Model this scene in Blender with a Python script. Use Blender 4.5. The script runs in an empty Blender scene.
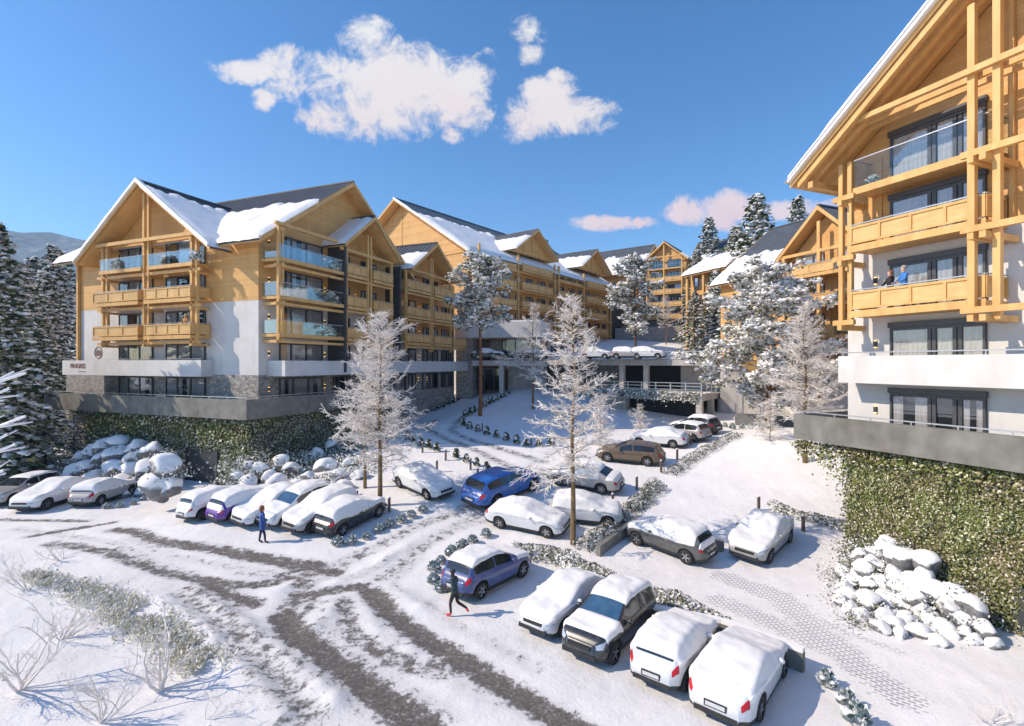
import bpy, math, random
from mathutils import Vector, Matrix, Quaternion, noise
R = math.radians
rnd = random.Random(7)
scene = bpy.context.scene
COL = scene.collection
CAM_H = 9.6
FPX = 512.0

# ------------------------------------------------------------------ helpers
def lerp(a, b, t): return a + (b - a) * t
def sstep(a, b, x):
    t = max(0.0, min(1.0, (x - a) / (b - a)))
    return t * t * (3 - 2 * t)
def interp(pts, x):
    if x <= pts[0][0]: return pts[0][1]
    for (x0, y0), (x1, y1) in zip(pts, pts[1:]):
        if x <= x1:
            t = (x - x0) / (x1 - x0)
            return y0 + (y1 - y0) * t
    return pts[-1][1]
def nz(x, y, z=0.0): return noise.noise(Vector((x, y, z)))

class MB:
    """collects geometry; build() links it as ONE mesh object"""
    def __init__(s): s.v = []; s.f = []; s.m = []
    def face(s, pts, mi=0):
        n = len(s.v); s.v.extend(pts); s.f.append(tuple(range(n, n + len(pts)))); s.m.append(mi)
    def box(s, x0, x1, y0, y1, z0, z1, mi=0):
        if x0 > x1: x0, x1 = x1, x0
        if y0 > y1: y0, y1 = y1, y0
        if z0 > z1: z0, z1 = z1, z0
        n = len(s.v)
        s.v.extend([(x0,y0,z0),(x1,y0,z0),(x1,y1,z0),(x0,y1,z0),(x0,y0,z1),(x1,y0,z1),(x1,y1,z1),(x0,y1,z1)])
        for q in ((0,3,2,1),(4,5,6,7),(0,1,5,4),(1,2,6,5),(2,3,7,6),(3,0,4,7)):
            s.f.append(tuple(n + i for i in q)); s.m.append(mi)
    def hexa(s, p, mi=0):
        n = len(s.v); s.v.extend([tuple(q) for q in p])
        for q in ((0,3,2,1),(4,5,6,7),(0,1,5,4),(1,2,6,5),(2,3,7,6),(3,0,4,7)):
            s.f.append(tuple(n + i for i in q)); s.m.append(mi)
    def prism(s, poly, off, mi=0):
        """poly: list of 3D points, off: extrusion vector"""
        k = len(poly); n = len(s.v); o = Vector(off)
        s.v.extend([tuple(p) for p in poly]); s.v.extend([tuple(Vector(p) + o) for p in poly])
        s.f.append(tuple(range(n + k - 1, n - 1, -1))); s.m.append(mi)
        s.f.append(tuple(range(n + k, n + 2 * k))); s.m.append(mi)
        for i in range(k):
            j = (i + 1) % k
            s.f.append((n + i, n + j, n + k + j, n + k + i)); s.m.append(mi)
    def tube(s, p0, p1, r0, r1, k=5, mi=0, cap=False):
        p0 = Vector(p0); p1 = Vector(p1); d = (p1 - p0)
        if d.length < 1e-6: return
        d.normalize()
        a = d.cross(Vector((0, 0, 1)) if abs(d.z) < .9 else Vector((1, 0, 0))).normalized(); b = d.cross(a)
        n = len(s.v)
        for (p, r) in ((p0, r0), (p1, r1)):
            for i in range(k):
                t = 2 * math.pi * i / k
                s.v.append(tuple(p + a * (r * math.cos(t)) + b * (r * math.sin(t))))
        for i in range(k):
            j = (i + 1) % k
            s.f.append((n + i, n + j, n + k + j, n + k + i)); s.m.append(mi)
        if cap:
            s.f.append(tuple(range(n + k - 1, n - 1, -1))); s.m.append(mi)
            s.f.append(tuple(range(n + k, n + 2 * k))); s.m.append(mi)
    def path(s, pts, rs, k=5, mi=0):
        for i in range(len(pts) - 1): s.tube(pts[i], pts[i + 1], rs[i], rs[i + 1], k, mi)
    def blob(s, c, r, mi=0, rn=None, k=6, rings=3, jit=.2):
        """small lumpy closed ball; r=(rx,ry,rz)"""
        rn = rn or rnd; n = len(s.v); c = Vector(c)
        s.v.append(tuple(c + Vector((0, 0, -r[2]))))
        for i in range(1, rings + 1):
            ph = math.pi * i / (rings + 1)
            for j in range(k):
                t = 2 * math.pi * (j + .5 * (i % 2)) / k
                q = 1 + rn.uniform(-jit, jit)
                s.v.append((c.x + r[0] * q * math.sin(ph) * math.cos(t), c.y + r[1] * q * math.sin(ph) * math.sin(t), c.z - r[2] * q * math.cos(ph)))
        s.v.append(tuple(c + Vector((0, 0, r[2]))))
        top = n + 1 + rings * k
        for j in range(k):
            j2 = (j + 1) % k
            s.f.append((n, n + 1 + j2, n + 1 + j)); s.m.append(mi)
            for i in range(rings - 1):
                a = n + 1 + i * k
                s.f.append((a + j, a + j2, a + k + j2, a + k + j)); s.m.append(mi)
            a = n + 1 + (rings - 1) * k
            s.f.append((a + j, a + j2, top)); s.m.append(mi)
    def build(s, name, mats, parent=None, smooth=False, loc=None):
        me = bpy.data.meshes.new(name); me.from_pydata(s.v, [], s.f)
        if not isinstance(mats, (list, tuple)): mats = [mats]
        for m in mats: me.materials.append(m)
        if len(mats) > 1: me.polygons.foreach_set('material_index', s.m)
        if smooth: me.polygons.foreach_set('use_smooth', [True] * len(s.f))
        me.update()
        o = bpy.data.objects.new(name, me); COL.objects.link(o)
        if parent: o.parent = parent
        if loc is not None: o.location = loc
        return o

def empty(name, loc, rotz=0.0):
    o = bpy.data.objects.new(name, None); COL.objects.link(o)
    o.location = loc; o.rotation_euler = (0, 0, rotz); o.empty_display_size = .3
    return o
def tag(o, label, cat, group=None, kind=None):
    if label: o['label'] = label
    if cat: o['category'] = cat
    if group: o['group'] = group
    if kind: o['kind'] = kind
    return o
def structure(o): o['kind'] = 'structure'; return o
def dup(root, loc, rotz=None, scale=None, label=None, group=None):
    def cp(o, parent):
        c = o.copy(); COL.objects.link(c)
        if parent: c.parent = parent
        for ch in list(o.children): cp(ch, c)
        return c
    c = cp(root, None); c.location = loc
    if rotz is not None: c.rotation_euler = (0, 0, rotz)
    if scale is not None: c.scale = (scale,) * 3 if not isinstance(scale, tuple) else scale
    if label: c['label'] = label
    if group: c['group'] = group
    return c

# ------------------------------------------------------------------ materials
def new_mat(name):
    m = bpy.data.materials.new(name); m.use_nodes = True
    nt = m.node_tree; b = nt.nodes['Principled BSDF']
    return m, nt, b
def N(nt, t, **kw):
    n = nt.nodes.new(t)
    for k, v in kw.items():
        if k.startswith('i_'): n.inputs[k[2:].replace('_', ' ')].default_value = v
        else: setattr(n, k, v)
    return n
def ramp(nt, stops):
    r = nt.nodes.new('ShaderNodeValToRGB'); e = r.color_ramp.elements
    while len(e) < len(stops): e.new(.5)
    for el, (p, c) in zip(e, stops):
        el.position = p; el.color = (c[0], c[1], c[2], 1) if isinstance(c, (tuple, list)) else (c, c, c, 1)
    return r
def bump(nt, b, h, strength=.3, dist=.05):
    n = N(nt, 'ShaderNodeBump'); n.inputs['Strength'].default_value = strength; n.inputs['Distance'].default_value = dist
    nt.links.new(h, n.inputs['Height']); nt.links.new(n.outputs[0], b.inputs['Normal'])
def objco(nt, scale=(1, 1, 1)):
    tc = N(nt, 'ShaderNodeTexCoord'); mp = N(nt, 'ShaderNodeMapping'); mp.inputs['Scale'].default_value = scale
    nt.links.new(tc.outputs['Object'], mp.inputs['Vector']); return mp.outputs[0]
def nmat(name, c1, c2=None, scale=4.0, rough=.7, bmp=0.0, metal=0.0, stretch=(1, 1, 1), spec=.5, dist=.03):
    m, nt, b = new_mat(name)
    b.inputs['Roughness'].default_value = rough; b.inputs['Metallic'].default_value = metal
    b.inputs['Specular IOR Level'].default_value = spec
    if c2 is None: c2 = tuple(min(1, c * 1.25) for c in c1)
    v = objco(nt, stretch)
    n = N(nt, 'ShaderNodeTexNoise'); n.inputs['Scale'].default_value = scale; n.inputs['Detail'].default_value = 6
    nt.links.new(v, n.inputs['Vector'])
    r = ramp(nt, [(.3, c1), (.7, c2)]); nt.links.new(n.outputs['Fac'], r.inputs[0])
    nt.links.new(r.outputs[0], b.inputs['Base Color'])
    if bmp: bump(nt, b, n.outputs['Fac'], bmp, dist)
    return m
def plank_mat(name, c1, c2, axis=2, pitch=.17, rough=.6):
    """boards: dark joints every pitch metres along one local axis plus stretched grain"""
    m, nt, b = new_mat(name); b.inputs['Roughness'].default_value = rough
    tc = N(nt, 'ShaderNodeTexCoord'); sx = N(nt, 'ShaderNodeSeparateXYZ'); nt.links.new(tc.outputs['Object'], sx.inputs[0])
    d = N(nt, 'ShaderNodeMath', operation='DIVIDE'); d.inputs[1].default_value = pitch
    if axis == 3:
        ad = N(nt, 'ShaderNodeMath', operation='ADD'); nt.links.new(sx.outputs[0], ad.inputs[0]); nt.links.new(sx.outputs[1], ad.inputs[1]); nt.links.new(ad.outputs[0], d.inputs[0])
    else: nt.links.new(sx.outputs[axis], d.inputs[0])
    fr = N(nt, 'ShaderNodeMath', operation='FRACT'); nt.links.new(d.outputs[0], fr.inputs[0])
    fl = N(nt, 'ShaderNodeMath', operation='FLOOR'); nt.links.new(d.outputs[0], fl.inputs[0])
    wn = N(nt, 'ShaderNodeTexWhiteNoise', noise_dimensions='1D'); nt.links.new(fl.outputs[0], wn.inputs['W'])
    mp = N(nt, 'ShaderNodeMapping'); mp.inputs['Scale'].default_value = (.5, .5, 9) if axis == 2 else (6, 6, .5)
    nt.links.new(tc.outputs['Object'], mp.inputs['Vector'])
    n = N(nt, 'ShaderNodeTexNoise'); n.inputs['Scale'].default_value = 2.0; n.inputs['Detail'].default_value = 5
    nt.links.new(mp.outputs[0], n.inputs['Vector'])
    mx = N(nt, 'ShaderNodeMath', operation='MULTIPLY_ADD'); nt.links.new(wn.outputs['Value'], mx.inputs[0]); mx.inputs[1].default_value = .45
    hf = N(nt, 'ShaderNodeMath', operation='MULTIPLY'); nt.links.new(n.outputs['Fac'], hf.inputs[0]); hf.inputs[1].default_value = .6
    nt.links.new(hf.outputs[0], mx.inputs[2])
    r = ramp(nt, [(.15, c1), (.85, c2)]); nt.links.new(mx.outputs[0], r.inputs[0])
    gap = ramp(nt, [(0.0, .6), (.06, 1.0), (.96, 1.0), (1.0, .6)]); nt.links.new(fr.outputs[0], gap.inputs[0])
    ml = N(nt, 'ShaderNodeMix', data_type='RGBA', blend_type='MULTIPLY'); ml.inputs['Factor'].default_value = 1
    nt.links.new(r.outputs[0], ml.inputs['A']); nt.links.new(gap.outputs[0], ml.inputs['B'])
    nt.links.new(ml.outputs['Result'], b.inputs['Base Color'])
    bump(nt, b, gap.outputs[0], .25, .01)
    return m
def island_mat(name, stops, rough=.7, transl=0.0):
    m, nt, b = new_mat(name); b.inputs['Roughness'].default_value = rough
    b.inputs['Specular IOR Level'].default_value = .25
    g = N(nt, 'ShaderNodeNewGeometry'); r = ramp(nt, stops); r.color_ramp.interpolation = 'LINEAR'
    nt.links.new(g.outputs['Random Per Island'], r.inputs[0]); nt.links.new(r.outputs[0], b.inputs['Base Color'])
    if transl:
        b.inputs['Subsurface Weight'].default_value = 0
    return m
def snowtop_mat(name, c1, c2, lo=.25, hi=.5, scale=3.0, rough=.75):
    """material with snow lying on whatever faces up"""
    m, nt, b = new_mat(name); b.inputs['Roughness'].default_value = rough; b.inputs['Specular IOR Level'].default_value = .3
    g = N(nt, 'ShaderNodeNewGeometry'); sx = N(nt, 'ShaderNodeSeparateXYZ'); nt.links.new(g.outputs['Normal'], sx.inputs[0])
    v = objco(nt); n = N(nt, 'ShaderNodeTexNoise'); n.inputs['Scale'].default_value = scale; n.inputs['Detail'].default_value = 6
    nt.links.new(v, n.inputs['Vector'])
    a = N(nt, 'ShaderNodeMath', operation='MULTIPLY_ADD'); nt.links.new(n.outputs['Fac'], a.inputs[0]); a.inputs[1].default_value = .6; nt.links.new(sx.outputs[2], a.inputs[2])
    mr = N(nt, 'ShaderNodeMapRange'); mr.inputs['From Min'].default_value = lo + .3; mr.inputs['From Max'].default_value = hi + .3
    nt.links.new(a.outputs[0], mr.inputs['Value'])
    r = ramp(nt, [(.3, c1), (.7, c2)]); nt.links.new(n.outputs['Fac'], r.inputs[0])
    mx = N(nt, 'ShaderNodeMix', data_type='RGBA'); nt.links.new(mr.outputs[0], mx.inputs['Factor'])
    nt.links.new(r.outputs[0], mx.inputs['A']); mx.inputs['B'].default_value = (.87, .855, .85, 1)
    nt.links.new(mx.outputs['Result'], b.inputs['Base Color']); bump(nt, b, n.outputs['Fac'], .4, .06)
    return m

SNOWC = (.84, .85, .88)
M = {}
M['snow'] = nmat('snow', (.84, .825, .82), (.90, .885, .88), 1.6, .65, .35, spec=.3, dist=.06)
M['roof_snow'] = nmat('roof_snow', (.84, .825, .825), (.90, .885, .88), .9, .65, .5, spec=.3, dist=.12)
M['car_snow'] = nmat('car_snow', (.78, .765, .765), (.85, .835, .83), 3.0, .65, .3, spec=.3, dist=.05)
M['frost'] = nmat('frost', (.74, .665, .60), (.87, .83, .79), 5, .8, spec=.2)
WA, WB_ = (.60, .325, .10), (.75, .445, .165)
M['clad'] = plank_mat('timber_cladding', WA, WB_, 2, .18)
M['clad_v'] = plank_mat('timber_vertical_boards', WA, WB_, 3, .2)
M['beam'] = nmat('timber_beam', (.64, .36, .115), (.76, .46, .175), 3, .55, .15, stretch=(1, 1, .25))
M['soffit_x'] = plank_mat('timber_soffit', (.66, .385, .135), (.78, .485, .195), 0, .22)
M['soffit_y'] = plank_mat('timber_soffit_boards', (.66, .385, .135), (.78, .485, .195), 1, .22)
M['panel'] = nmat('timber_panel', (.66, .40, .15), (.77, .495, .21), 1.2, .55, .1, stretch=(1, 1, 5))
M['plaster'] = nmat('white_plaster', (.62, .605, .59), (.69, .675, .66), 1.2, .85, .1)
M['concrete'] = nmat('grey_concrete', (.16, .158, .14), (.24, .235, .21), 1.6, .85, .2)
M['concrete_dark'] = nmat('dark_concrete', (.13, .13, .135), (.19, .19, .19), 2, .85, .2)
M['ivy_ground'] = nmat('ivy_covered_masonry', (.10, .085, .055), (.20, .17, .11), 6, .95, .4)
M['garage_wall'] = nmat('garage_wall', (.40, .385, .37), (.50, .48, .46), 1.3, .85, .1)
M['fin'] = nmat('anthracite_panel', (.045, .048, .052), (.07, .072, .075), 3, .5)
M['frame'] = nmat('window_frame_grey', (.06, .06, .065), (.085, .085, .09), 5, .4)
M['dark'] = nmat('dark_interior', (.012, .012, .014), (.02, .02, .022), 2, .8)  # near-black colour standing for the shade inside garage and rooms
M['metal'] = nmat('brushed_metal', (.45, .46, .47), (.55, .56, .57), 8, .35, metal=.7)
M['roof'] = nmat('dark_roof_metal', (.085, .09, .098), (.13, .135, .145), 2.5, .45, metal=.2)
M['trunk'] = nmat('larch_bark', (.11, .07, .035), (.27, .185, .085), 3, .9, .6, stretch=(3, 3, .5))
M['pine_bark'] = nmat('pine_bark', (.13, .055, .025), (.30, .13, .055), 3, .9, .6, stretch=(3, 3, .6))
M['dark_bark'] = nmat('spruce_bark', (.05, .035, .025), (.10, .07, .05), 3, .9, .6)
M['needles'] = island_mat('conifer_needles', [(0, (.028, .045, .018)), (.4, (.055, .085, .03)), (.66, (.10, .13, .055)), (.76, (.50, .50, .49)), (1, (.80, .81, .83))])
M['pine_needles'] = island_mat('pine_needles', [(0, (.07, .085, .03)), (.22, (.15, .165, .06)), (.38, (.28, .27, .17)), (.5, (.66, .64, .60)), (1, (.86, .85, .84))])
M['frost_needles'] = island_mat('frosted_needles', [(0, (.07, .085, .03)), (.14, (.20, .20, .09)), (.28, (.36, .33, .24)), (.40, (.78, .75, .71)), (1, (.90, .885, .87))])
M['ivy'] = island_mat('ivy_leaves', [(0, (.045, .055, .018)), (.3, (.125, .15, .045)), (.6, (.22, .235, .09)), (.74, (.34, .30, .20)), (.86, (.54, .50, .43)), (1, (.82, .80, .77))])
M['ivy_frosted'] = island_mat('frosted_ivy_leaves', [(0, (.03, .04, .015)), (.4, (.09, .11, .045)), (.62, (.19, .19, .12)), (.75, (.45, .45, .42)), (1, (.80, .80, .82))])  # darker greens and more frost-white leaves than the other ivy
M['hedge'] = island_mat('frosted_hedge_leaves', [(0, (.045, .055, .02)), (.25, (.14, .14, .07)), (.45, (.34, .33, .24)), (.6, (.68, .68, .66)), (1, (.86, .86, .87))])
M['shrub_blue'] = island_mat('blue_spruce_needles', [(0, (.10, .15, .13)), (.28, (.24, .31, .29)), (.42, (.60, .64, .64)), (1, (.85, .86, .87))])
M['grass'] = island_mat('frosted_grass_blades', [(0, (.40, .37, .20)), (.25, (.62, .58, .40)), (.4, (.86, .83, .76)), (1, (.93, .92, .90))])
M['rock'] = snowtop_mat('snowy_rock', (.12, .12, .125), (.26, .255, .25), .04, .28, 2.5)
M['tyre'] = nmat('tyre_rubber', (.018, .018, .018), (.03, .03, .03), 9, .8)
M['rim'] = nmat('alloy_rim', (.32, .32, .33), (.45, .45, .46), 6, .3, metal=.8)
M['plastic'] = nmat('black_plastic', (.018, .018, .02), (.03, .03, .032), 6, .5)
M['carglass'] = nmat('car_glass', (.012, .016, .022), (.02, .026, .034), 2, .06, spec=.8)
M['blueglass'] = nmat('windscreen_glass', (.03, .08, .16), (.06, .13, .22), 2, .05, spec=.8)
M['lamp_red'] = nmat('tail_lamp', (.45, .012, .02), (.6, .02, .03), 6, .25)
M['lamp_clear'] = nmat('head_lamp', (.30, .36, .45), (.55, .6, .66), 9, .12)
M['plate'] = nmat('number_plate', (.5, .5, .52), (.6, .6, .62), 9, .5)
M['curtain'] = nmat('curtain', (.55, .50, .44), (.72, .67, .61), 2, .9, stretch=(6, 6, .2))

def weather(m, amt, dark=(.55, .52, .47)):
    """rain streaks and blotches of dirt multiplied into a wall's own colour"""
    nt = m.node_tree; p = nt.nodes['Principled BSDF']; src = p.inputs['Base Color'].links[0].from_socket
    a = N(nt, 'ShaderNodeTexNoise'); a.inputs['Scale'].default_value = 1.0; a.inputs['Detail'].default_value = 7; nt.links.new(objco(nt, (1.3, 1.3, .2)), a.inputs['Vector'])
    c = N(nt, 'ShaderNodeTexNoise'); c.inputs['Scale'].default_value = .55; c.inputs['Detail'].default_value = 8; nt.links.new(objco(nt), c.inputs['Vector'])
    ml = N(nt, 'ShaderNodeMath', operation='MULTIPLY'); nt.links.new(a.outputs['Fac'], ml.inputs[0]); nt.links.new(c.outputs['Fac'], ml.inputs[1])
    r = N(nt, 'ShaderNodeMapRange'); r.inputs['From Min'].default_value = .20; r.inputs['From Max'].default_value = .42; r.inputs['To Max'].default_value = amt; nt.links.new(ml.outputs[0], r.inputs['Value'])
    mx = N(nt, 'ShaderNodeMix', data_type='RGBA', blend_type='MULTIPLY'); nt.links.new(r.outputs[0], mx.inputs['Factor']); nt.links.new(src, mx.inputs['A']); mx.inputs['B'].default_value = (*dark, 1)
    nt.links.new(mx.outputs['Result'], p.inputs['Base Color'])
for k_, a_ in (('plaster', .24), ('concrete', .6), ('garage_wall', .6), ('clad', .28), ('clad_v', .35), ('beam', .35), ('panel', .5), ('soffit_x', .4), ('soffit_y', .4), ('roof', .6)): weather(M[k_], a_)
def patchy(m, scale, c0, c1):
    """broad patches of another tint over a foliage material"""
    nt = m.node_tree; p = nt.nodes['Principled BSDF']; src = p.inputs['Base Color'].links[0].from_socket
    a = N(nt, 'ShaderNodeTexNoise'); a.inputs['Scale'].default_value = scale; a.inputs['Detail'].default_value = 5; nt.links.new(objco(nt), a.inputs['Vector'])
    r = ramp(nt, [(.36, c0), (.62, c1)]); nt.links.new(a.outputs['Fac'], r.inputs[0])
    mx = N(nt, 'ShaderNodeMix', data_type='RGBA', blend_type='MULTIPLY'); mx.inputs['Factor'].default_value = 1; nt.links.new(src, mx.inputs['A']); nt.links.new(r.outputs[0], mx.inputs['B']); nt.links.new(mx.outputs['Result'], p.inputs['Base Color'])
patchy(M['ivy'], .8, (.98, .86, .78), (.92, .98, .72)); patchy(M['ivy_frosted'], .5, (1, .95, .9), (.75, .85, .55))
def stone_material():
    m, nt, b = new_mat('stone_masonry'); b.inputs['Roughness'].default_value = .9
    v = objco(nt, (1, 1, 1.7)); vo = N(nt, 'ShaderNodeTexVoronoi'); vo.inputs['Scale'].default_value = 3.2; nt.links.new(v, vo.inputs['Vector'])
    r = ramp(nt, [(0, (.20, .185, .165)), (.5, (.36, .33, .30)), (1, (.52, .48, .43))]); nt.links.new(vo.outputs['Color'], r.inputs[0])
    ve = N(nt, 'ShaderNodeTexVoronoi', feature='DISTANCE_TO_EDGE'); ve.inputs['Scale'].default_value = 3.2; nt.links.new(v, ve.inputs['Vector'])
    e = ramp(nt, [(0, .45), (.06, 1)]); nt.links.new(ve.outputs['Distance'], e.inputs[0])
    ml = N(nt, 'ShaderNodeMix', data_type='RGBA', blend_type='MULTIPLY'); ml.inputs['Factor'].default_value = 1
    nt.links.new(r.outputs[0], ml.inputs['A']); nt.links.new(e.outputs[0], ml.inputs['B']); nt.links.new(ml.outputs['Result'], b.inputs['Base Color'])
    bump(nt, b, e.outputs[0], .6, .04); return m
M['stone'] = stone_material()
def glass_mat(name, tint, alpha, rough=.03, gain=1.2):
    m, nt, b = new_mat(name); nt.nodes.remove(b); out = nt.nodes['Material Output']
    t = N(nt, 'ShaderNodeBsdfTransparent'); t.inputs[0].default_value = (*tint, 1)
    g = N(nt, 'ShaderNodeBsdfGlossy'); g.inputs['Roughness'].default_value = rough; g.inputs['Color'].default_value = (.9, .95, 1, 1)
    f = N(nt, 'ShaderNodeFresnel'); f.inputs['IOR'].default_value = 1.5
    a = N(nt, 'ShaderNodeMath', operation='MULTIPLY_ADD'); nt.links.new(f.outputs[0], a.inputs[0]); a.inputs[1].default_value = gain; a.inputs[2].default_value = alpha
    a.use_clamp = True
    mx = N(nt, 'ShaderNodeMixShader'); nt.links.new(a.outputs[0], mx.inputs[0]); nt.links.new(t.outputs[0], mx.inputs[1]); nt.links.new(g.outputs[0], mx.inputs[2])
    nt.links.new(mx.outputs[0], out.inputs[0]); return m
M['pane'] = glass_mat('window_glass', (.80, .83, .88), .07)
M['railglass'] = glass_mat('balcony_glass', (.93, .97, .97), .01, gain=.32)
def lamp_mat():
    m, nt, b = new_mat('warm_lamp'); b.inputs['Base Color'].default_value = (1, .7, .35, 1)
    b.inputs['Emission Color'].default_value = (1, .55, .16, 1); b.inputs['Emission Strength'].default_value = 2.5; return m
M['lamp'] = lamp_mat()
def paint(name, c, rough=.25):
    m, nt, b = new_mat(name); b.inputs['Base Color'].default_value = (*c, 1); b.inputs['Roughness'].default_value = rough
    b.inputs['Coat Weight'].default_value = .6; b.inputs['Coat Roughness'].default_value = .05
    v = objco(nt); n = N(nt, 'ShaderNodeTexNoise'); n.inputs['Scale'].default_value = 5; n.inputs['Detail'].default_value = 5; nt.links.new(v, n.inputs['Vector'])
    r = ramp(nt, [(.45, c), (.75, tuple(lerp(q, .5, .07) for q in c))]); nt.links.new(n.outputs['Fac'], r.inputs[0]); nt.links.new(r.outputs[0], b.inputs['Base Color'])
    return m
P = {'white': paint('white_car_paint', (.68, .69, .71)), 'silver': paint('silver_car_paint', (.34, .33, .33)), 'grey': paint('grey_car_paint', (.09, .088, .085)),
     'blue': paint('blue_car_paint', (.025, .13, .46)), 'navy': paint('slate_blue_car_paint', (.06, .09, .24)), 'brown': paint('brown_car_paint', (.13, .085, .05)),
     'purple': paint('purple_car_paint', (.12, .03, .30)), 'dark': paint('dark_car_paint', (.03, .032, .038))}
CLOTH = {k: nmat('cloth_' + k, c, None, 12, .85) for k, c in {
    'blue_coat': (.03, .07, .26), 'navy_trousers': (.015, .02, .07), 'black': (.02, .02, .022), 'teal': (.03, .055, .06), 'red': (.6, .03, .03),
    'bright_blue': (.05, .19, .52), 'shoe': (.02, .018, .018), 'skin': (.55, .32, .22), 'hair_brown': (.22, .09, .04), 'hair_blond': (.55, .35, .15), 'hair_grey': (.3, .29, .28),
    'hat_dark': (.03, .035, .04), 'orange': (.45, .22, .06)}.items()}
M['sign'] = nmat('bronze_lettering', (.30, .14, .09), (.36, .18, .12), 5, .5)

# ------------------------------------------------------------------ terrain
A_O = Vector((-20.8, 42, 0)); A_ROT = R(-22)
def a_local(x, y):
    dx, dy = x - A_O.x, y - A_O.y; c, s = math.cos(A_ROT), math.sin(A_ROT)
    return dx * c + dy * s, -dx * s + dy * c
RAMP = [(24, 0), (27.5, .35), (31, .85), (34.5, 1.4), (38, 1.9), (42, 2.35), (46, 2.8), (53, 3.5), (60, 4.2), (68, 5.1), (76, 6.2), (84, 8.5), (92, 12.2), (110, 14.5), (130, 17), (220, 30), (600, 40)]
LRAMP = [(40, 0), (50, .8), (60, 2), (90, 7), (150, 18), (260, 34), (600, 45)]
RIDGES = []   # (polyline, width, height), filled below
def base_z(x, y):
    lx, ly = a_local(x, y)
    w = sstep(0, 10, lx) * 1.0
    z = lerp(interp(LRAMP, y), interp(RAMP, y), w)
    z += 1.7 * math.exp(-(((x - 25) / 8.5) ** 2 + ((y - 40) / 8.0) ** 2))
    z -= .9 * math.exp(-(((x - 15) / 6.0) ** 2 + ((y - 55) / 5.0) ** 2))
    z += .3 * math.exp(-(((x + 17) / 6) ** 2 + ((y - 11.5) / 5) ** 2))
    return z
def seg_dist(px, py, poly):
    best = 1e9
    for (ax, ay), (bx, by) in zip(poly, poly[1:]):
        dx, dy = bx - ax, by - ay; L = dx * dx + dy * dy
        t = max(0, min(1, ((px - ax) * dx + (py - ay) * dy) / L)) if L else 0
        d = math.hypot(px - ax - t * dx, py - ay - t * dy)
        if d < best: best = d
    return best
def spot(px, py):
    """the terrain point seen at a place of the photo (ray march)"""
    dx, dz = (px - 512) / FPX, -(py - 363) / FPX
    Y = 8.0; st = .25; prev = Y
    while Y < 600:
        if CAM_H + dz * Y <= base_z(dx * Y, Y):
            lo, hi = prev, Y
            for _ in range(20):
                mid = (lo + hi) / 2
                if CAM_H + dz * mid <= base_z(dx * mid, mid): hi = mid
                else: lo = mid
            Y = hi; break
        prev = Y; Y += st; st *= 1.005
    return Vector((dx * Y, Y, base_z(dx * Y, Y)))
def crop(ox, oy, s, pts): return [(ox + x / s, oy + y / s) for x, y in pts]
TA = lambda p: [tuple(spot(*q)[:2]) for q in crop(0, 500, 3.2, p)]
TB = lambda p: [tuple(spot(*q)[:2]) for q in crop(220, 500, 3.2, p)]
TC = lambda p: [tuple(spot(*q)[:2]) for q in crop(700, 540, 3.2, p)]
TD = lambda p: [tuple(spot(*q)[:2]) for q in crop(380, 380, 4.655, p)]
TRACKS = [
    (TA([(0, 62), (150, 64), (280, 66)]), .30, .75), (TA([(100, 115), (230, 92), (360, 72)]), .38, .8),
    (TA([(160, 140), (250, 146), (330, 162), (400, 185), (460, 208), (560, 240), (650, 250), (760, 275), (850, 268), (930, 245)]), .42, .78),
    (TA([(650, 255), (720, 300), (820, 330)]), .45, .85),
    (TA([(365, 95), (430, 97), (500, 125), (560, 140), (690, 155), (800, 180), (920, 200), (1020, 205)]), .48, .84),
    (TA([(600, 290), (700, 370), (800, 470), (900, 600), (1000, 720)]), .9, .54),
    (TB([(0, 155), (100, 180), (200, 195), (290, 215), (370, 230)]), .55, .85), (TB([(0, 268), (130, 270), (250, 220)]), .4, .7),
    (TB([(240, 310), (330, 292), (460, 272)]), .45, .8),
    (TB([(290, 215), (250, 300), (205, 370)]), .6, .66),
    (TB([(205, 370), (230, 420), (310, 470), (400, 540), (500, 620), (600, 690), (680, 740)]), .58, 1.0),
    (TB([(480, 290), (540, 360), (620, 420), (700, 470), (800, 530), (900, 590), (1024, 660), (1150, 730)]), .52, .97),
    (TB([(400, 320), (410, 380), (430, 430), (520, 490), (640, 530), (720, 545)]), .5, .66),
    (TB([(230, 390), (285, 350), (310, 300)]), .3, .7),
    (TB([(380, 205), (480, 160), (640, 80), (800, 20)]), .6, .52), (TB([(520, 250), (640, 150), (800, 60), (900, 10)]), .6, .52),
    (TB([(660, 330), (760, 400), (900, 470), (1020, 540)]), .35, .40), (TB([(330, 330), (330, 400), (420, 480), (560, 570), (760, 700)]), .32, .42), (TB([(60, 230), (200, 250), (330, 250), (460, 240)]), .4, .42),
    (TB([(140, 420), (240, 520), (380, 620), (480, 723)]), .35, .40), (TB([(420, 250), (560, 190), (720, 110), (860, 60)]), .35, .42), (TA([(420, 120), (560, 180), (760, 215), (930, 235)]), .4, .40), (TA([(60, 90), (200, 110), (330, 130), (520, 200), (700, 262)]), .35, .42),
    (TA([(720, 330), (820, 420), (930, 540), (1010, 650)]), .35, .44), (TB([(520, 440), (640, 470), (760, 560), (900, 640)]), .4, .40), (TB([(560, 330), (560, 250), (640, 190)]), .35, .40),
    (TD([(640, 420), (480, 340), (300, 270), (220, 230), (260, 170), (420, 100), (560, 60)]), .5, .60),
    (TD([(760, 380), (600, 330), (400, 270), (330, 235), (370, 180), (500, 110), (600, 50)]), .5, .60),
    (TD([(880, 440), (700, 440), (560, 480)]), 1.0, .5),
]
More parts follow.
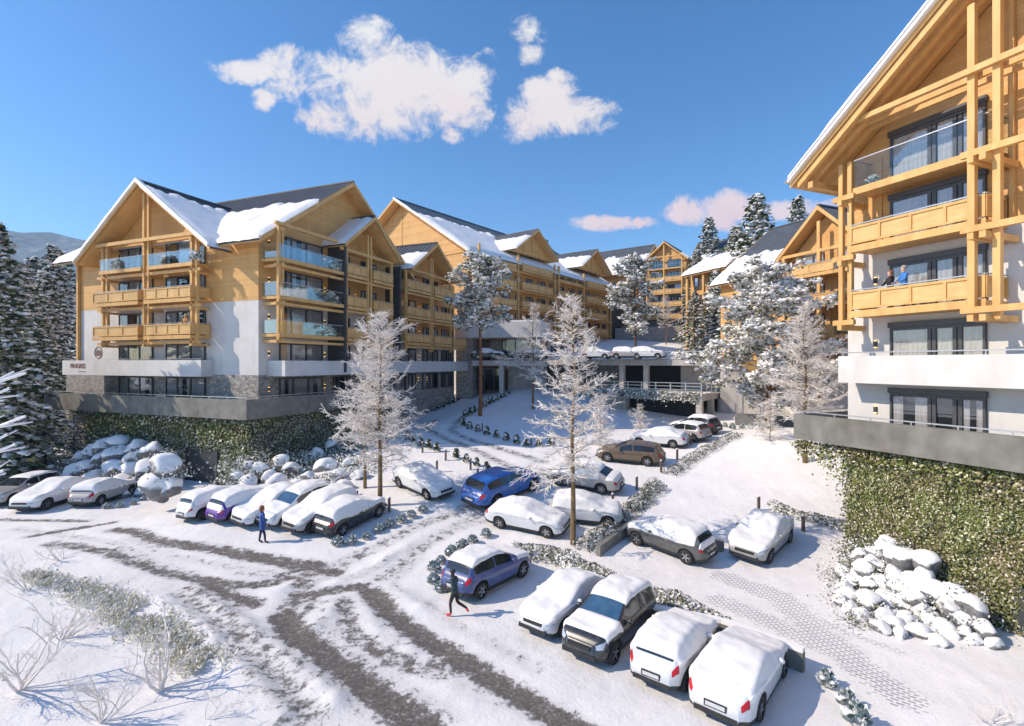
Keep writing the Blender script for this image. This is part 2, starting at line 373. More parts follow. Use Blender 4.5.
PAVE = [(TC([(80, 120), (250, 180), (330, 250), (420, 330), (530, 420), (640, 500)]), .75, 1.0), (TC([(60, 190), (200, 250), (380, 335)]), .7, .95),
        (TC([(370, 250), (480, 300), (640, 360)]), .28, .75)]
RIDGES += [(TA([(610, 280), (700, 340), (820, 430), (960, 540), (1080, 650)]), .34, .20), (TA([(520, 320), (640, 400), (760, 530), (900, 690)]), .38, .20),
           (TB([(370, 265), (480, 215), (600, 150)]), .35, .10), (TB([(550, 300), (640, 345)]), .45, .20), (TB([(300, 410), (330, 370), (375, 335)]), .4, .13),
           (TB([(170, 290), (290, 262)]), .4, .10), (TB([(440, 330), (480, 400), (600, 470)]), .4, .10)]
def ridge_z(x, y):
    z = 0
    for poly, w, h in RIDGES:
        xs = [p[0] for p in poly]; ys = [p[1] for p in poly]
        if x < min(xs) - 1.5 or x > max(xs) + 1.5 or y < min(ys) - 1.5 or y > max(ys) + 1.5: continue
        d = seg_dist(x, y, poly)
        if d < 3 * w: z += h * math.exp(-(d / w) ** 2) * (.75 + .7 * nz(x * 1.7, y * 1.7, 3))
    return z
def band(x, y, sets):
    a = 0
    for poly, w, s, bb in sets:
        if x < bb[0] or x > bb[1] or y < bb[2] or y > bb[3]: continue
        d = seg_dist(x, y, poly)
        a = max(a, s * (1 - sstep(.2 * w, 1.75 * w, d)))
    return a
def with_bb(sets):
    r = []
    for poly, w, s in sets:
        xs = [p[0] for p in poly]; ys = [p[1] for p in poly]
        r.append((poly, w, s, (min(xs) - 2.2 * w, max(xs) + 2 * w, min(ys) - 2 * w, max(ys) + 2 * w)))
    return r
TRK, PAV = with_bb(TRACKS), with_bb(PAVE)

def axis_steps(core0, core1, st, lo, hi, grow=1.12):
    a = []; x = core0
    while x <= core1: a.append(x); x += st
    s = st; x = a[-1]
    while x < hi: s *= grow; x += s; a.append(x)
    s = st; x = core0; pre = []
    while x > lo: s *= grow; x -= s; pre.append(x)
    return pre[::-1] + a
def ground_height(x, y):
    z = base_z(x, y)
    if y < 90 and abs(x) < 60:
        z += ridge_z(x, y)
        z += .05 * nz(x * .45, y * .45) + .022 * nz(x * 1.9, y * 1.9, 5)
        t = band(x, y, TRK)
        z -= .05 * t
    return z
def build_ground():
    xs = axis_steps(-32, 30, .17, -700, 700); ys = axis_steps(9, 46, .17, -40, 900, 1.10)
    nx, ny = len(xs), len(ys); v = []; tr = []; pv = []
    for y in ys:
        for x in xs:
            near = -34 < x < 32 and 8 < y < 62
            v.append((x, y, ground_height(x, y)))
            tr.append(max(band(x, y, TRK), .17 * sstep(-30, -24, x) * (1 - sstep(8, 12, x)) * sstep(12, 15, y) * (1 - sstep(33, 37, y)) * (.6 + 1.2 * max(0, nz(x * .25, y * .25, 8)))) if near else 0.0); pv.append(band(x, y, PAV) if near else 0.0)
    f = [(j * nx + i, j * nx + i + 1, (j + 1) * nx + i + 1, (j + 1) * nx + i) for j in range(ny - 1) for i in range(nx - 1)]
    me = bpy.data.meshes.new('ground'); me.from_pydata(v, [], f)
    for nm, dat in (('track', tr), ('paver', pv)):
        at = me.attributes.new(nm, 'FLOAT', 'POINT'); at.data.foreach_set('value', dat)
    me.polygons.foreach_set('use_smooth', [True] * len(f))
    m, nt, b = new_mat('snowy_ground'); L = nt.links.new
    b.inputs['Roughness'].default_value = .7; b.inputs['Specular IOR Level'].default_value = .3
    co = objco(nt)
    def nse(sc, det=8, ro=.6):
        n = N(nt, 'ShaderNodeTexNoise'); n.inputs['Scale'].default_value = sc; n.inputs['Detail'].default_value = det; n.inputs['Roughness'].default_value = ro; L(co, n.inputs['Vector']); return n.outputs['Fac']
    def mth(op, a, c, d=None):
        n = N(nt, 'ShaderNodeMath', operation=op)
        for i, q in enumerate((a, c, d)):
            if q is None: continue
            if isinstance(q, (int, float)): n.inputs[i].default_value = q
            else: L(q, n.inputs[i])
        return n.outputs[0]
    n1, n2, n3 = nse(2.6, 10, .72), nse(.5, 4), nse(9, 6, .7)
    at = N(nt, 'ShaderNodeAttribute', attribute_name='track').outputs['Fac']; ap = N(nt, 'ShaderNodeAttribute', attribute_name='paver').outputs['Fac']
    nn = mth('ADD', mth('MULTIPLY', n1, 1.5), mth('MULTIPLY', n3, .7))          # about .75 + .35
    tt = mth('ADD', at, mth('MULTIPLY', mth('SUBTRACT', nn, 1.1), 1.5))
    rt = N(nt, 'ShaderNodeMapRange'); rt.interpolation_type = 'SMOOTHSTEP'; L(tt, rt.inputs['Value']); rt.inputs['From Min'].default_value = .46; rt.inputs['From Max'].default_value = .80
    rt2 = N(nt, 'ShaderNodeMath', operation='MULTIPLY'); L(rt.outputs[0], rt2.inputs[0])
    gate = N(nt, 'ShaderNodeMapRange'); L(at, gate.inputs['Value']); gate.inputs['From Min'].default_value = .08; gate.inputs['From Max'].default_value = .3
    L(gate.outputs[0], rt2.inputs[1])
    snow = ramp(nt, [(.3, (.81, .79, .785)), (.7, (.89, .87, .865))]); L(n2, snow.inputs[0])
    slush = N(nt, 'ShaderNodeMix', data_type='RGBA'); L(mth('MULTIPLY', at, mth('MULTIPLY', n1, 1.5)), slush.inputs['Factor']); L(snow.outputs[0], slush.inputs['A']); slush.inputs['B'].default_value = (.40, .385, .38, 1)
    asp = ramp(nt, [(.35, (.095, .083, .074)), (.56, (.165, .147, .133)), (.70, (.42, .40, .385))]); L(n3, asp.inputs[0])
    mx = N(nt, 'ShaderNodeMix', data_type='RGBA'); L(rt2.outputs[0], mx.inputs['Factor']); L(slush.outputs['Result'], mx.inputs['A']); L(asp.outputs[0], mx.inputs['B'])
    mp = N(nt, 'ShaderNodeMapping'); mp.inputs['Rotation'].default_value = (0, 0, R(38)); L(co, mp.inputs['Vector'])
    br = N(nt, 'ShaderNodeTexBrick'); br.inputs['Scale'].default_value = 1.0; br.inputs['Brick Width'].default_value = .26; br.inputs['Row Height'].default_value = .15; br.inputs['Mortar Size'].default_value = .034
    br.inputs['Color1'].default_value = (.20, .19, .175, 1); br.inputs['Color2'].default_value = (.30, .285, .26, 1); br.inputs['Mortar'].default_value = (.84, .84, .87, 1); L(mp.outputs[0], br.inputs['Vector'])
    tp = mth('ADD', ap, mth('MULTIPLY', mth('SUBTRACT', nn, 1.1), 1.3))
    rp = N(nt, 'ShaderNodeMapRange'); L(tp, rp.inputs['Value']); rp.inputs['From Min'].default_value = .5; rp.inputs['From Max'].default_value = .78
    gp = mth('MULTIPLY', mth('MULTIPLY', rp.outputs[0], mth('MINIMUM', mth('MULTIPLY', ap, 4), 1)), .72)
    m2 = N(nt, 'ShaderNodeMix', data_type='RGBA'); L(gp, m2.inputs['Factor']); L(mx.outputs['Result'], m2.inputs['A']); L(br.outputs['Color'], m2.inputs['B'])
    L(m2.outputs['Result'], b.inputs['Base Color'])
    hh = mth('SUBTRACT', mth('ADD', mth('MULTIPLY', n1, .9), mth('MULTIPLY', n3, .35)), mth('MULTIPLY', rt2.outputs[0], .6))
    bump(nt, b, hh, .55, .11)
    me.materials.append(m)
    o = bpy.data.objects.new('ground', me); COL.objects.link(o); structure(o)
build_ground()

# ------------------------------------------------------------------ building kit
# a facade map turns (a along, d outwards, z) into the building's own coordinates
def fmap(kind, off=0.0):
    if kind == 'front': return lambda a, d, z: (a, off - d, z)        # faces -y
    if kind == 'side': return lambda a, d, z: (off + d, a, z)         # faces +x
    if kind == 'left': return lambda a, d, z: (off - d, a, z)         # faces -x
def fbox(mb, fm, a0, a1, d0, d1, z0, z1, mi=0):
    p, q = fm(a0, d0, z0), fm(a1, d1, z1); mb.box(p[0], q[0], p[1], q[1], p[2], q[2], mi)
def mbox(name, mat, parent, fm, *dims):
    mb = MB(); fbox(mb, fm, *dims); return mb.build(name, mat, parent)
def window(h, fm, a0, a1, z0, z1, splits=(0, .33, .66, 1), curtain=True, detail=True):
    """frame with mullions (dark back inside), glass pane and curtain as sub-parts"""
    mb = MB(); W = a1 - a0; t = .07
    fbox(mb, fm, a0, a1, .012, .03, z0, z1, 1)
    fbox(mb, fm, a0, a1, .03, .16, z1 - t * 1.6, z1); fbox(mb, fm, a0, a1, .03, .16, z0, z0 + t)
    for i, s in enumerate(splits):
        c = a0 + W * s; c = min(max(c, a0 + t * .6), a1 - t * .6); ww = t * (.6 if i in (0, len(splits) - 1) else 1.0)
        fbox(mb, fm, c - ww, c + ww, .031, .157, z0 + t, z1 - t * 1.6)
    fr = mb.build('window', [M['frame'], M['dark']], h)
    g = MB(); q = [fm(a0 + .02, .105, z0 + .02), fm(a1 - .02, .105, z0 + .02), fm(a1 - .02, .105, z1 - .02), fm(a0 + .02, .105, z1 - .02)]
    g.face(q); g.build('window_pane', M['pane'], fr)
    if curtain:
        c = MB()
        for i in range(len(splits) - 1):
            s0, s1 = a0 + W * splits[i] + .08, a0 + W * splits[i + 1] - .08
            if s1 - s0 < .25: continue
            mode = rnd.random()
            spans = [(s0, s1)] if mode < .45 else ([(s0, s0 + (s1 - s0) * .35), (s1 - (s1 - s0) * .3, s1)] if mode < .8 else [])
            for (e0, e1) in spans:
                k = max(3, int((e1 - e0) / .09)) if detail else 2
                for j in range(k):
                    u0, u1 = lerp(e0, e1, j / k), lerp(e0, e1, (j + 1) / k); d0, d1 = (.045, .08) if j % 2 == 0 else (.08, .045)
                    c.face([fm(u0, d0, z0 + .08), fm(u1, d1, z0 + .08), fm(u1, d1, z1 - .12), fm(u0, d0, z1 - .12)])
        if c.f: c.build('curtain', M['curtain'], fr)
    return fr
def balcony(h, fm, a0, a1, d0, d1, z, kind, n=4, ends=(1, 1), hgt=1.05, snow=False):
    """floor slab with fascia; railing / glass panel / handrail as sub-parts"""
    s = MB(); fbox(s, fm, a0, a1, d0, d1, z - .24, z)
    fbox(s, fm, a0 - .03, a1 + .03, d1, d1 + .05, z - .27, z + .04)
    b = s.build('balcony', M['beam'], h)
    sides = [(a0, 0)] * ends[0] + [(a1, 1)] * ends[1]
    if kind == 'wood':
        r = MB(); fbox(r, fm, a0, a1, d1 - .06, d1 - .02, z + .13, z + hgt - .08, 0)
        for i in range(n + 1):
            c = lerp(a0 + .05, a1 - .05, i / n); fbox(r, fm, c - .05, c + .05, d1 - .02, d1 + .035, z + .1, z + hgt - .04, 1)
        fbox(r, fm, a0, a1, d1 - .019, d1 + .03, z + hgt - .15, z + hgt - .05, 1); fbox(r, fm, a0, a1, d1 - .018, d1 + .028, z + .11, z + .2, 1)
        for a, e in sides:
            i0, i1 = (a + .02, a + .06) if e == 0 else (a - .06, a - .02); o0, o1 = (a - .035, a + .02) if e == 0 else (a - .02, a + .035)
            fbox(r, fm, i0, i1, d0 + .02, d1 - .061, z + .13, z + hgt - .08, 0)
            for dd in (d0 + .06, d1 - .07): fbox(r, fm, o0, o1, dd - .05, dd + .05, z + .1, z + hgt - .04, 1)
            fbox(r, fm, o0, o1, d0 + .112, d1 - .122, z + hgt - .15, z + hgt - .05, 1)
        r.build('railing', [M['panel'], M['beam']], b)
    else:
        g = MB(); fbox(g, fm, a0 + .03, a1 - .03, d1 - .03, d1 - .015, z + .05, z + hgt - .02)
        for a, e in sides: fbox(g, fm, a - .008, a + .008, d0 + .03, d1 - .035, z + .05, z + hgt - .02)
        g.build('glass_panel', M['railglass'], b)
    k = MB(); fbox(k, fm, a0, a1, d1 - .05, d1, z + hgt, z + hgt + .045)
    for a, e in sides: fbox(k, fm, a - .025, a + .025, d0, d1 - .051, z + hgt, z + hgt + .045)
    if kind == 'wood':
        for i in range(n + 1):
            c = lerp(a0 + .05, a1 - .05, i / n); fbox(k, fm, c - .015, c + .015, d1 - .04, d1 - .01, z + hgt - .04, z + hgt)
            fbox(k, fm, c - .015, c + .015, d1 - .04, d1 - .01, z + .0, z + .13)
    k.build('handrail', M['metal'], b)
    return b
def post(h, fm, a, d, z0, z1, w=.14, name='post'):
    return mbox(name, M['beam'], h, fm, a - w, a + w, d - w, d + w, z0, z1)
def gable_roof(h, axis, s0, s1, c, ridge_z, half, slope, snow=(0.6, 0.6), thick=.28, barge=True, seams=True, snow_th=.28, seed=0, snow_s=None, soffit='soffit_x', sides=(1, 1), ragged=.22, edges=()):
    """roof (two slopes) with snow slabs, timber soffit and barge boards as sub-parts. axis: ridge along 'x' or 'y'"""
    def L(a, b, z): return (a, b, z) if axis == 'x' else (b, a, z)
    rn = random.Random(seed); mb = MB(); nrm = math.sqrt(1 + slope * slope)
    for k, sg in enumerate((-1, 1)):
        if not sides[k]: continue
        e = half if not isinstance(half, tuple) else half[k]
        z_e = ridge_z - slope * e
        p = [L(s0, c, ridge_z - thick), L(s1, c, ridge_z - thick), L(s1, c + sg * e, z_e - thick), L(s0, c + sg * e, z_e - thick),
             L(s0, c, ridge_z), L(s1, c, ridge_z), L(s1, c + sg * e, z_e), L(s0, c + sg * e, z_e)]
        mb.hexa(p)
        if seams:
            n = int((s1 - s0) / .6)
            for i in range(n + 1):
                a = s0 + .02 + i * (s1 - s0 - .06) / max(1, n)
                q = [L(a, c, ridge_z - .02), L(a + .035, c, ridge_z - .02), L(a + .035, c + sg * e, z_e - .02), L(a, c + sg * e, z_e - .02),
                     L(a, c, ridge_z + .06), L(a + .035, c, ridge_z + .06), L(a + .035, c + sg * e, z_e + .06), L(a, c + sg * e, z_e + .06)]
                mb.hexa(q)
    mb.box(*((s0 - .01, s1 + .01, c - .16, c + .16, ridge_z - .05, ridge_z + .09) if axis == 'x' else (c - .16, c + .16, s0 - .01, s1 + .01, ridge_z - .05, ridge_z + .09)))
    roof = mb.build('roof', M['roof'], h)
    so = MB()
    for k, sg in enumerate((-1, 1)):
        if not sides[k]: continue
        e = half if not isinstance(half, tuple) else half[k]
        z0 = ridge_z - thick - .02; z_e = z0 - slope * e
        a0, a1 = s0 + .06, s1 - .06
        so.hexa([L(a0, c, z0 - .10), L(a1, c, z0 - .10), L(a1, c + sg * (e - .04), z_e - .10 + slope * .04), L(a0, c + sg * (e - .04), z_e - .10 + slope * .04),
                 L(a0, c, z0), L(a1, c, z0), L(a1, c + sg * (e - .04), z_e + slope * .04), L(a0, c + sg * (e - .04), z_e + slope * .04)])
    so.build('soffit', M[soffit], roof)
    if barge:
        for a, o in ((s0, -.09), (s1, .02)):
            bb = MB()
            for k, sg in enumerate((-1, 1)):
                if not sides[k]: continue
                e = half if not isinstance(half, tuple) else half[k]
                zt = ridge_z - .02; ze = zt - slope * e; hb = .42
                bb.hexa([L(a + o, c, zt - hb), L(a + o + .07, c, zt - hb), L(a + o + .07, c + sg * e, ze - hb), L(a + o, c + sg * e, ze - hb),
                         L(a + o, c, zt), L(a + o + .07, c, zt), L(a + o + .07, c + sg * e, ze), L(a + o, c + sg * e, ze)])
            bb.build('barge_board', M['beam'], roof)
    for a, k0, k1 in edges:
        w = MB(); o0, o1 = (-.30, .10) if a == s0 else (-.10, .30)
        for k, sg in enumerate((-1, 1)):
            if not sides[k] or (k == 0 and not k0) or (k == 1 and not k1): continue
            e = half if not isinstance(half, tuple) else half[k]; n = int(e / .5); prev = None
            for i in range(n + 1):
                bb_ = e * i / n; lo = -.20 + .08 * nz(bb_ * 1.2, seed + k, 2); hi = .17 + .08 * nz(bb_ * .8, seed + k, 7); q = (L(a + o0, c + sg * bb_, ridge_z - slope * bb_ + lo), L(a + o1, c + sg * bb_, ridge_z - slope * bb_ + lo), L(a + o1, c + sg * bb_, ridge_z - slope * bb_ + hi), L(a + o0 * .8, c + sg * bb_, ridge_z - slope * bb_ + hi))
                if prev:
                    for z_ in range(4): w.face([prev[z_], prev[(z_ + 1) % 4], q[(z_ + 1) % 4], q[z_]])
                else: w.face(list(q))
                prev = q
            w.face(list(prev))
        w.build('snow_edge', M['roof_snow'], roof)
    for k, sg in enumerate((-1, 1)):
        if not sides[k] or not snow[k]: continue
        e = half if not isinstance(half, tuple) else half[k]
        r0, r1 = (s0 - .14, s1 + .14) if snow_s is None else snow_s
        na = max(6, int((r1 - r0) / .35)); nt_ = 16; v = []; f = []
        full = snow[k] >= .99
        for i in range(na + 1):
            a = lerp(r0, r1, i / na)
            edge = e * snow[k] * (1 if full else (1 + ragged * nz(a * .33, seed * 7.1 + k) + .10 * nz(a * 1.7, seed * 3 + k) + .05 * math.floor(3 * nz(a * .9, seed))))
            edge = min(max(edge, e * .1), e * (1 if full else .97))
            for j in range(nt_ + 1):
                t = j / nt_; d = -.16 + (edge + .16) * t       # distance from the eave, up the slope (plan)
                prof = min(1, t / .07, (1 if full else (1 - t) / .05), i / 1.2, (na - i) / 1.2); prof = math.sqrt(max(0, prof))
                th = snow_th * prof * (1 + .25 * nz(a * .5, d * .5, seed) + .14 * nz(a * 1.9, d * 1.9, seed + 4)) + .012
                b = c + sg * (e - d); z = ridge_z - slope * (e - d) + .0
                droop = .10 * nz(a * .9, seed + 9) if j == 0 else 0
                off = th / nrm
                v.append(L(a, b + sg * off * slope, z + off - (abs(droop) + .05 if j == 0 else 0)))
        for i in range(na):
            for j in range(nt_):
                q = (i * (nt_ + 1) + j, (i + 1) * (nt_ + 1) + j, (i + 1) * (nt_ + 1) + j + 1, i * (nt_ + 1) + j + 1)
                f.append(q if (sg < 0) == (axis == 'x') else q[::-1])
        sm = MB(); sm.v = v; sm.f = f; sm.m = [0] * len(f)
        sm.build('snow_layer', M['roof_snow'], roof, smooth=True)
    return roof
def gable_wall(h, fm, c, half, z0, slope, d0, d1, mat='clad', name='gable_wall'):
    mb = MB(); top = z0 + slope * half
    poly = [fm(c - half, d0, z0), fm(c + half, d0, z0), fm(c, d0, top)]
    off = Vector(fm(0, d1, 0)) - Vector(fm(0, d0, 0)); mb.prism(poly, off)
    return mb.build(name, M[mat], h)
def wall_lamp(h, fm, a, d, z):
    mb = MB(); fbox(mb, fm, a - .06, a + .06, d, d + .1, z - .14, z + .14, 0); fbox(mb, fm, a - .045, a + .045, d + .02, d + .09, z - .17, z - .141, 1); fbox(mb, fm, a - .045, a + .045, d + .02, d + .09, z + .141, z + .17, 1)
    return mb.build('wall_lamp', [M['frame'], M['lamp']], h)
def leaf_quad(mb, p, n, s, rn, mi=0):
    n = (Vector(n) + Vector((rn.uniform(-.8, .8), rn.uniform(-.8, .8), rn.uniform(-.5, .9)))).normalized()
    a = n.orthogonal().normalized(); a.rotate(Quaternion(n, rn.uniform(0, 6.28))); b = n.cross(a)
    p = Vector(p); s *= rn.uniform(.6, 1.3)
    mb.face([tuple(p - a * s * .5), tuple(p + b * s * .32), tuple(p + a * s * .55), tuple(p - b * s * .32)], mi)
def ivy_panel(mb, fm, a0, a1, z0, z1, dens, size, seed, hole=None, th=.22):
    rn = random.Random(seed); n = int((a1 - a0) * (z1 - z0) * dens)
    o = Vector(fm(0, 0, 0)); nrm = Vector(fm(0, 1, 0)) - o
    for _ in range(n):
        a = rn.uniform(a0, a1); z = rn.uniform(z0, z1)
        if nz(a * .9, z * .9, seed) < -.38 and rn.random() < .6: continue
        if hole and hole[0] < a < hole[1] and z < hole[2] + .35 * nz(a * 2, seed): continue
        d = .03 + th * max(0, .5 + nz(a * 1.1, z * 1.1, seed + 2)) * rn.random()
        leaf_quad(mb, fm(a, d, z), nrm, size, rn)
def text_mesh(body, size, mat, name, parent, M4, extrude=.02):
    cu = bpy.data.curves.new(name, 'FONT'); cu.body = body; cu.size = size; cu.extrude = extrude; cu.align_x = 'CENTER'
    t = bpy.data.objects.new(name, cu); COL.objects.link(t)
    dg = bpy.context.evaluated_depsgraph_get(); me = bpy.data.meshes.new_from_object(t.evaluated_get(dg))
    bpy.data.objects.remove(t); me.materials.clear(); me.materials.append(mat)
    o = bpy.data.objects.new(name, me); COL.objects.link(o); o.parent = parent; o.matrix_local = M4
    return o

# ------------------------------------------------------------------ the near-left apartment house (A)
def house_left():
    h = empty('apartment_building', A_O, A_ROT)
    tag(h, 'timber and white plaster chalet block at left, sunlit gable front over a grey terrace band', 'building')
    F, S = fmap('front'), fmap('side')
    # solid storeys: stone, plaster, timber
    m = MB(); m.box(-24, 0, 0, 20, -1, 8.60); m.box(-9, 0, 20, 33.5, 1.5, 8.60); m.build('stone_wall', M['stone'], h)
    m = MB(); m.box(-24, 0, 0, 20, 8.60, 14.80); m.box(-9, -.0, 20.0, 33.5, 8.60, 12.0); m.build('plaster_wall', M['plaster'], h)
    sl = .713; m = MB()
    m.prism([(-24.02, -.02, 14.8), (-24.02, 20.0, 14.8), (-24.02, 20.0, 20.15), (-24.02, 9.95, 27.2), (-24.02, -.02, 20.1)], (24.04, 0, 0))
    m.box(-9, .02, 20.01, 33.52, 12.0, 20.6); m.build('timber_wall', M['clad'], h)
    gable_roof(h, 'x', -25.6, -20.95, 9.95, 27.55, 11.2, sl, (.62, .0), seed=3, snow_s=(-25.7, -20.9), soffit='soffit_x', ragged=.16)
    gable_roof(h, 'x', -20.95, -3.05, 9.95, 27.55, (9.85, 11.2), sl, (.57, .0), seed=3, snow_s=(-21.2, -2.6), soffit='soffit_x', ragged=.10, barge=False)
    gable_roof(h, 'x', -3.05, 1.5, 9.95, 27.55, 11.2, sl, (.62, .0), seed=3, snow_s=(-3.5, 1.62), soffit='soffit_x', ragged=.16, barge=True)
    # front gable wing
    gable_roof(h, 'y', -1.95, 7.6, -12.0, 25.55, 8.95, .713, (.97, .86), seed=5, soffit='soffit_y', snow_th=.26, ragged=.06, snow_s=(-2.2, 7.7), edges=((-1.95, 1, 1),))
    gable_wall(h, F, -12.0, 8.3, 19.15, .713, -.6, .05)
    # front facade: windows on every storey
    for z0, z1 in ((6.05, 8.35), (9.0, 11.3), (12.05, 14.2), (15.15, 17.3), (18.2, 20.3)):
        window(h, F, -17.7, -12.9, z0, z1, (0, .28, .62, 1)); window(h, F, -11.1, -6.1, z0, z1, (0, .30, .64, 1))
    for z, kind in ((11.9, 'wood'), (15.0, 'wood'), (18.0, 'glass')):
        dd, e = (1.85, 0) if kind == 'wood' else (1.6, .5)
        balcony(h, F, -18.5 + e, -12.15, .02, dd, z, kind, 3); balcony(h, F, -11.3, -5.5 - e * .3, .02, dd, z, kind, 4)
    for a in (-17.6, -11.75, -5.75):
        for da in (-.3, .3): post(h, F, a + da, 1.3 if a != -11.75 else 1.35, 11.2, 20.4 if a != -11.75 else 24.6, .12)
    for z in (11.35, 14.45, 17.45): mbox('tie_beam', M['beam'], h, F, -18.7, -5.0, 1.18, 1.42, z - .12, z + .12)
    mbox('tie_beam', M['beam'], h, F, -19.0, -4.6, 1.45, 1.7, 20.25, 20.55); mbox('tie_beam', M['beam'], h, F, -18.8, -4.9, .9, 1.15, 20.15, 20.4)
    for a in (-17.6, -11.75, -5.75):
        for z in (11.35, 14.45, 17.45, 20.2): mbox('cross_beam', M['beam'], h, F, a - .12, a + .12, .05, 1.7, z - .32, z - .125)
    post(h, F, -23.9, .16, 9.0, 20.0, .13)
    # white first floor parapet band, with its return
    m = MB(); fbox(m, F, -24.6, -5.2, .95, 1.15, 8.45, 9.85); fbox(m, F, -5.4, -5.2, .02, .95, 8.45, 9.85); fbox(m, F, -24.6, -5.4, .02, .95, 8.45, 8.6); fbox(m, F, -24.6, -24.4, -2, .95, 8.45, 9.85)
    m.build('parapet_band', M['plaster'], h)
    m = MB(); fbox(m, F, -18, -5.2, 1.0, 1.1, 9.93, 9.98); m.build('parapet_rail', M['metal'], h)
    m = MB(); fbox(m, F, -23.98, -18.1, .003, 1.14, -1, 8.447); m.build('stone_pier', M['stone'], h)
    # wall lettering and emblem
    text_mesh('PINGRES', .62, M['sign'], 'lettering', h, Matrix.Translation((-22.1, -1.17, 9.12)) @ Matrix.Rotation(R(90), 4, 'X'))
    m = MB(); fbox(m, F, -22.0, -20.9, 1.155, 1.17, 8.74, 8.82); m.build('lettering_underline', M['sign'], h)
    m = MB()
    for ro, ri in ((.58, .52),):
        for i in range(28):
            t0, t1 = 2 * math.pi * i / 28, 2 * math.pi * (i + 1) / 28
            m.hexa([F(-21.0 + r * math.cos(t), d, 10.62 + r * math.sin(t)) for d in (.012, .05) for r, t in ((ri, t0), (ro, t0), (ro, t1), (ri, t1))])
    for k in range(4):
        a = -21.3 + .2 * k; m.box(a - .025, a + .025, -.045, -.013, 10.3, 10.95 - abs(k - 1.5) * .1)
    m.build('emblem', M['sign'], h)
    # right-hand facade, first bay: deep glass balconies
    window(h, S, 2.1, 7.2, 6.05, 8.3, (0, .3, .65, 1))
    for z0, z1 in ((9.0, 11.35), (12.05, 14.5), (15.15, 17.6), (18.2, 20.6)): window(h, S, 2.1, 7.2, z0, z1, (0, .25, .6, 1))
    for z in (12.0, 15.1, 18.2): balcony(h, S, .3, 7.95, .02, 1.95, z, 'glass', ends=(1, 0), hgt=1.1)
    for da in (-.18, .18): post(h, S, .55 + da, 1.8, 11.5, 20.8, .11)
    mbox('tie_beam', M['beam'], h, S, .0, 8.0, 1.68, 1.92, 20.85, 21.12)
    for z in (11.35, 14.45, 17.55): mbox('tie_beam', M['beam'], h, S, .0, 8.0, 1.68, 1.92, z - .1, z + .12)
    for z in (11.5, 14.6, 17.7, 20.6): mbox('cross_beam', M['beam'], h, S, .43, .67, .05, 2.2, z - .22, z)
    for z in (7.4, 10.4, 13.5, 16.6, 19.7): wall_lamp(h, S, 1.0, .012, z); wall_lamp(h, S, 7.55, .012, z)
    m = MB(); fbox(m, S, .9, 34, 1.75, 1.95, 8.5, 9.8); fbox(m, S, .9, 34, .02, 1.75, 8.5, 8.66); fbox(m, S, .9, 1.1, .02, 1.75, 8.66, 9.8); m.build('parapet_band', M['plaster'], h)
    mbox('fin_wall', M['fin'], h, S, 8.0, 8.22, .0, 2.12, 8.7, 21.3)
    mbox('fin_wall', M['fin'], h, S, 17.2, 17.42, .0, 2.0, 9.9, 20.4)
    # two cross gables on the right-hand facade
    for (c, hf, rz, a0, a1, back) in ((11.8, 4.5, 24.5, 8.25, 15.9, -7), (24.2, 5.6, 24.5, 18.4, 33.2, -9)):
        gable_roof(h, 'x', back, 2.7, c, rz, hf if c < 15 else (5.7, 5.6), .80 if c < 15 else .70, (.96 if c < 15 else .6, .6), seed=int(c), soffit='soffit_x', snow_th=.22, ragged=.1)
        gable_wall(h, S, c, hf - .35, rz - .42 - (hf - .3) * (.80 if c < 15 else .70), .80 if c < 15 else .70, -.3, .35)
        mid = c if c > 15 else 11.95
        bays = [(a0 + .15, mid - .55), (mid + .55, a1 - .1)] if c < 15 else [(18.6, 23.7), (24.7, 29.0), (29.4, 33.2)]
        for z in (11.95, 15.05, 18.15):
            for i, (b0, b1) in enumerate(bays):
                if c > 15 and i == 2 and z > 17: continue
                balcony(h, S, b0, b1, .05, 2.05, z, 'wood', 3)
                window(h, S, b0 + .4, b0 + (b1 - b0) * .48, z + .05, z + 2.2, (0, .5, 1), detail=False)
                window(h, S, b0 + (b1 - b0) * .62, b1 - .35, z + .05, z + 2.2, (0, 1), detail=False)
            mbox('tie_beam', M['beam'], h, S, a0, a1, 1.7, 1.95, z - .58, z - .36)
        for b0, b1 in bays:
            window(h, S, b0 + .3, b1 - .3, 9.0, 11.3, (0, .3, .65, 1), detail=False); window(h, S, b0 + .3, b1 - .3, 6.3, 8.3, (0, .3, .65, 1), detail=False)
        for a in ((a0 + .2, mid - .25, mid + .25, a1 - .1) if c < 15 else (18.6, 23.95, 24.45, 29.1)):
            post(h, S, a, 1.82, 11.0, 20.4 if a in (a0 + .2, a1 - .1, 18.6, 29.1) else 22.6, .12)
        mbox('tie_beam', M['beam'], h, S, c - hf + .3, c + hf - .3, 1.75, 1.98, 20.35, 20.62)
        for z in (10.3, 13.4, 16.5, 19.6): wall_lamp(h, S, mid - .0, .06, z)
    for z in (7.6,): wall_lamp(h, S, 24.0, .03, z); wall_lamp(h, S, 26.0, .03, z)
    return h
house_left()

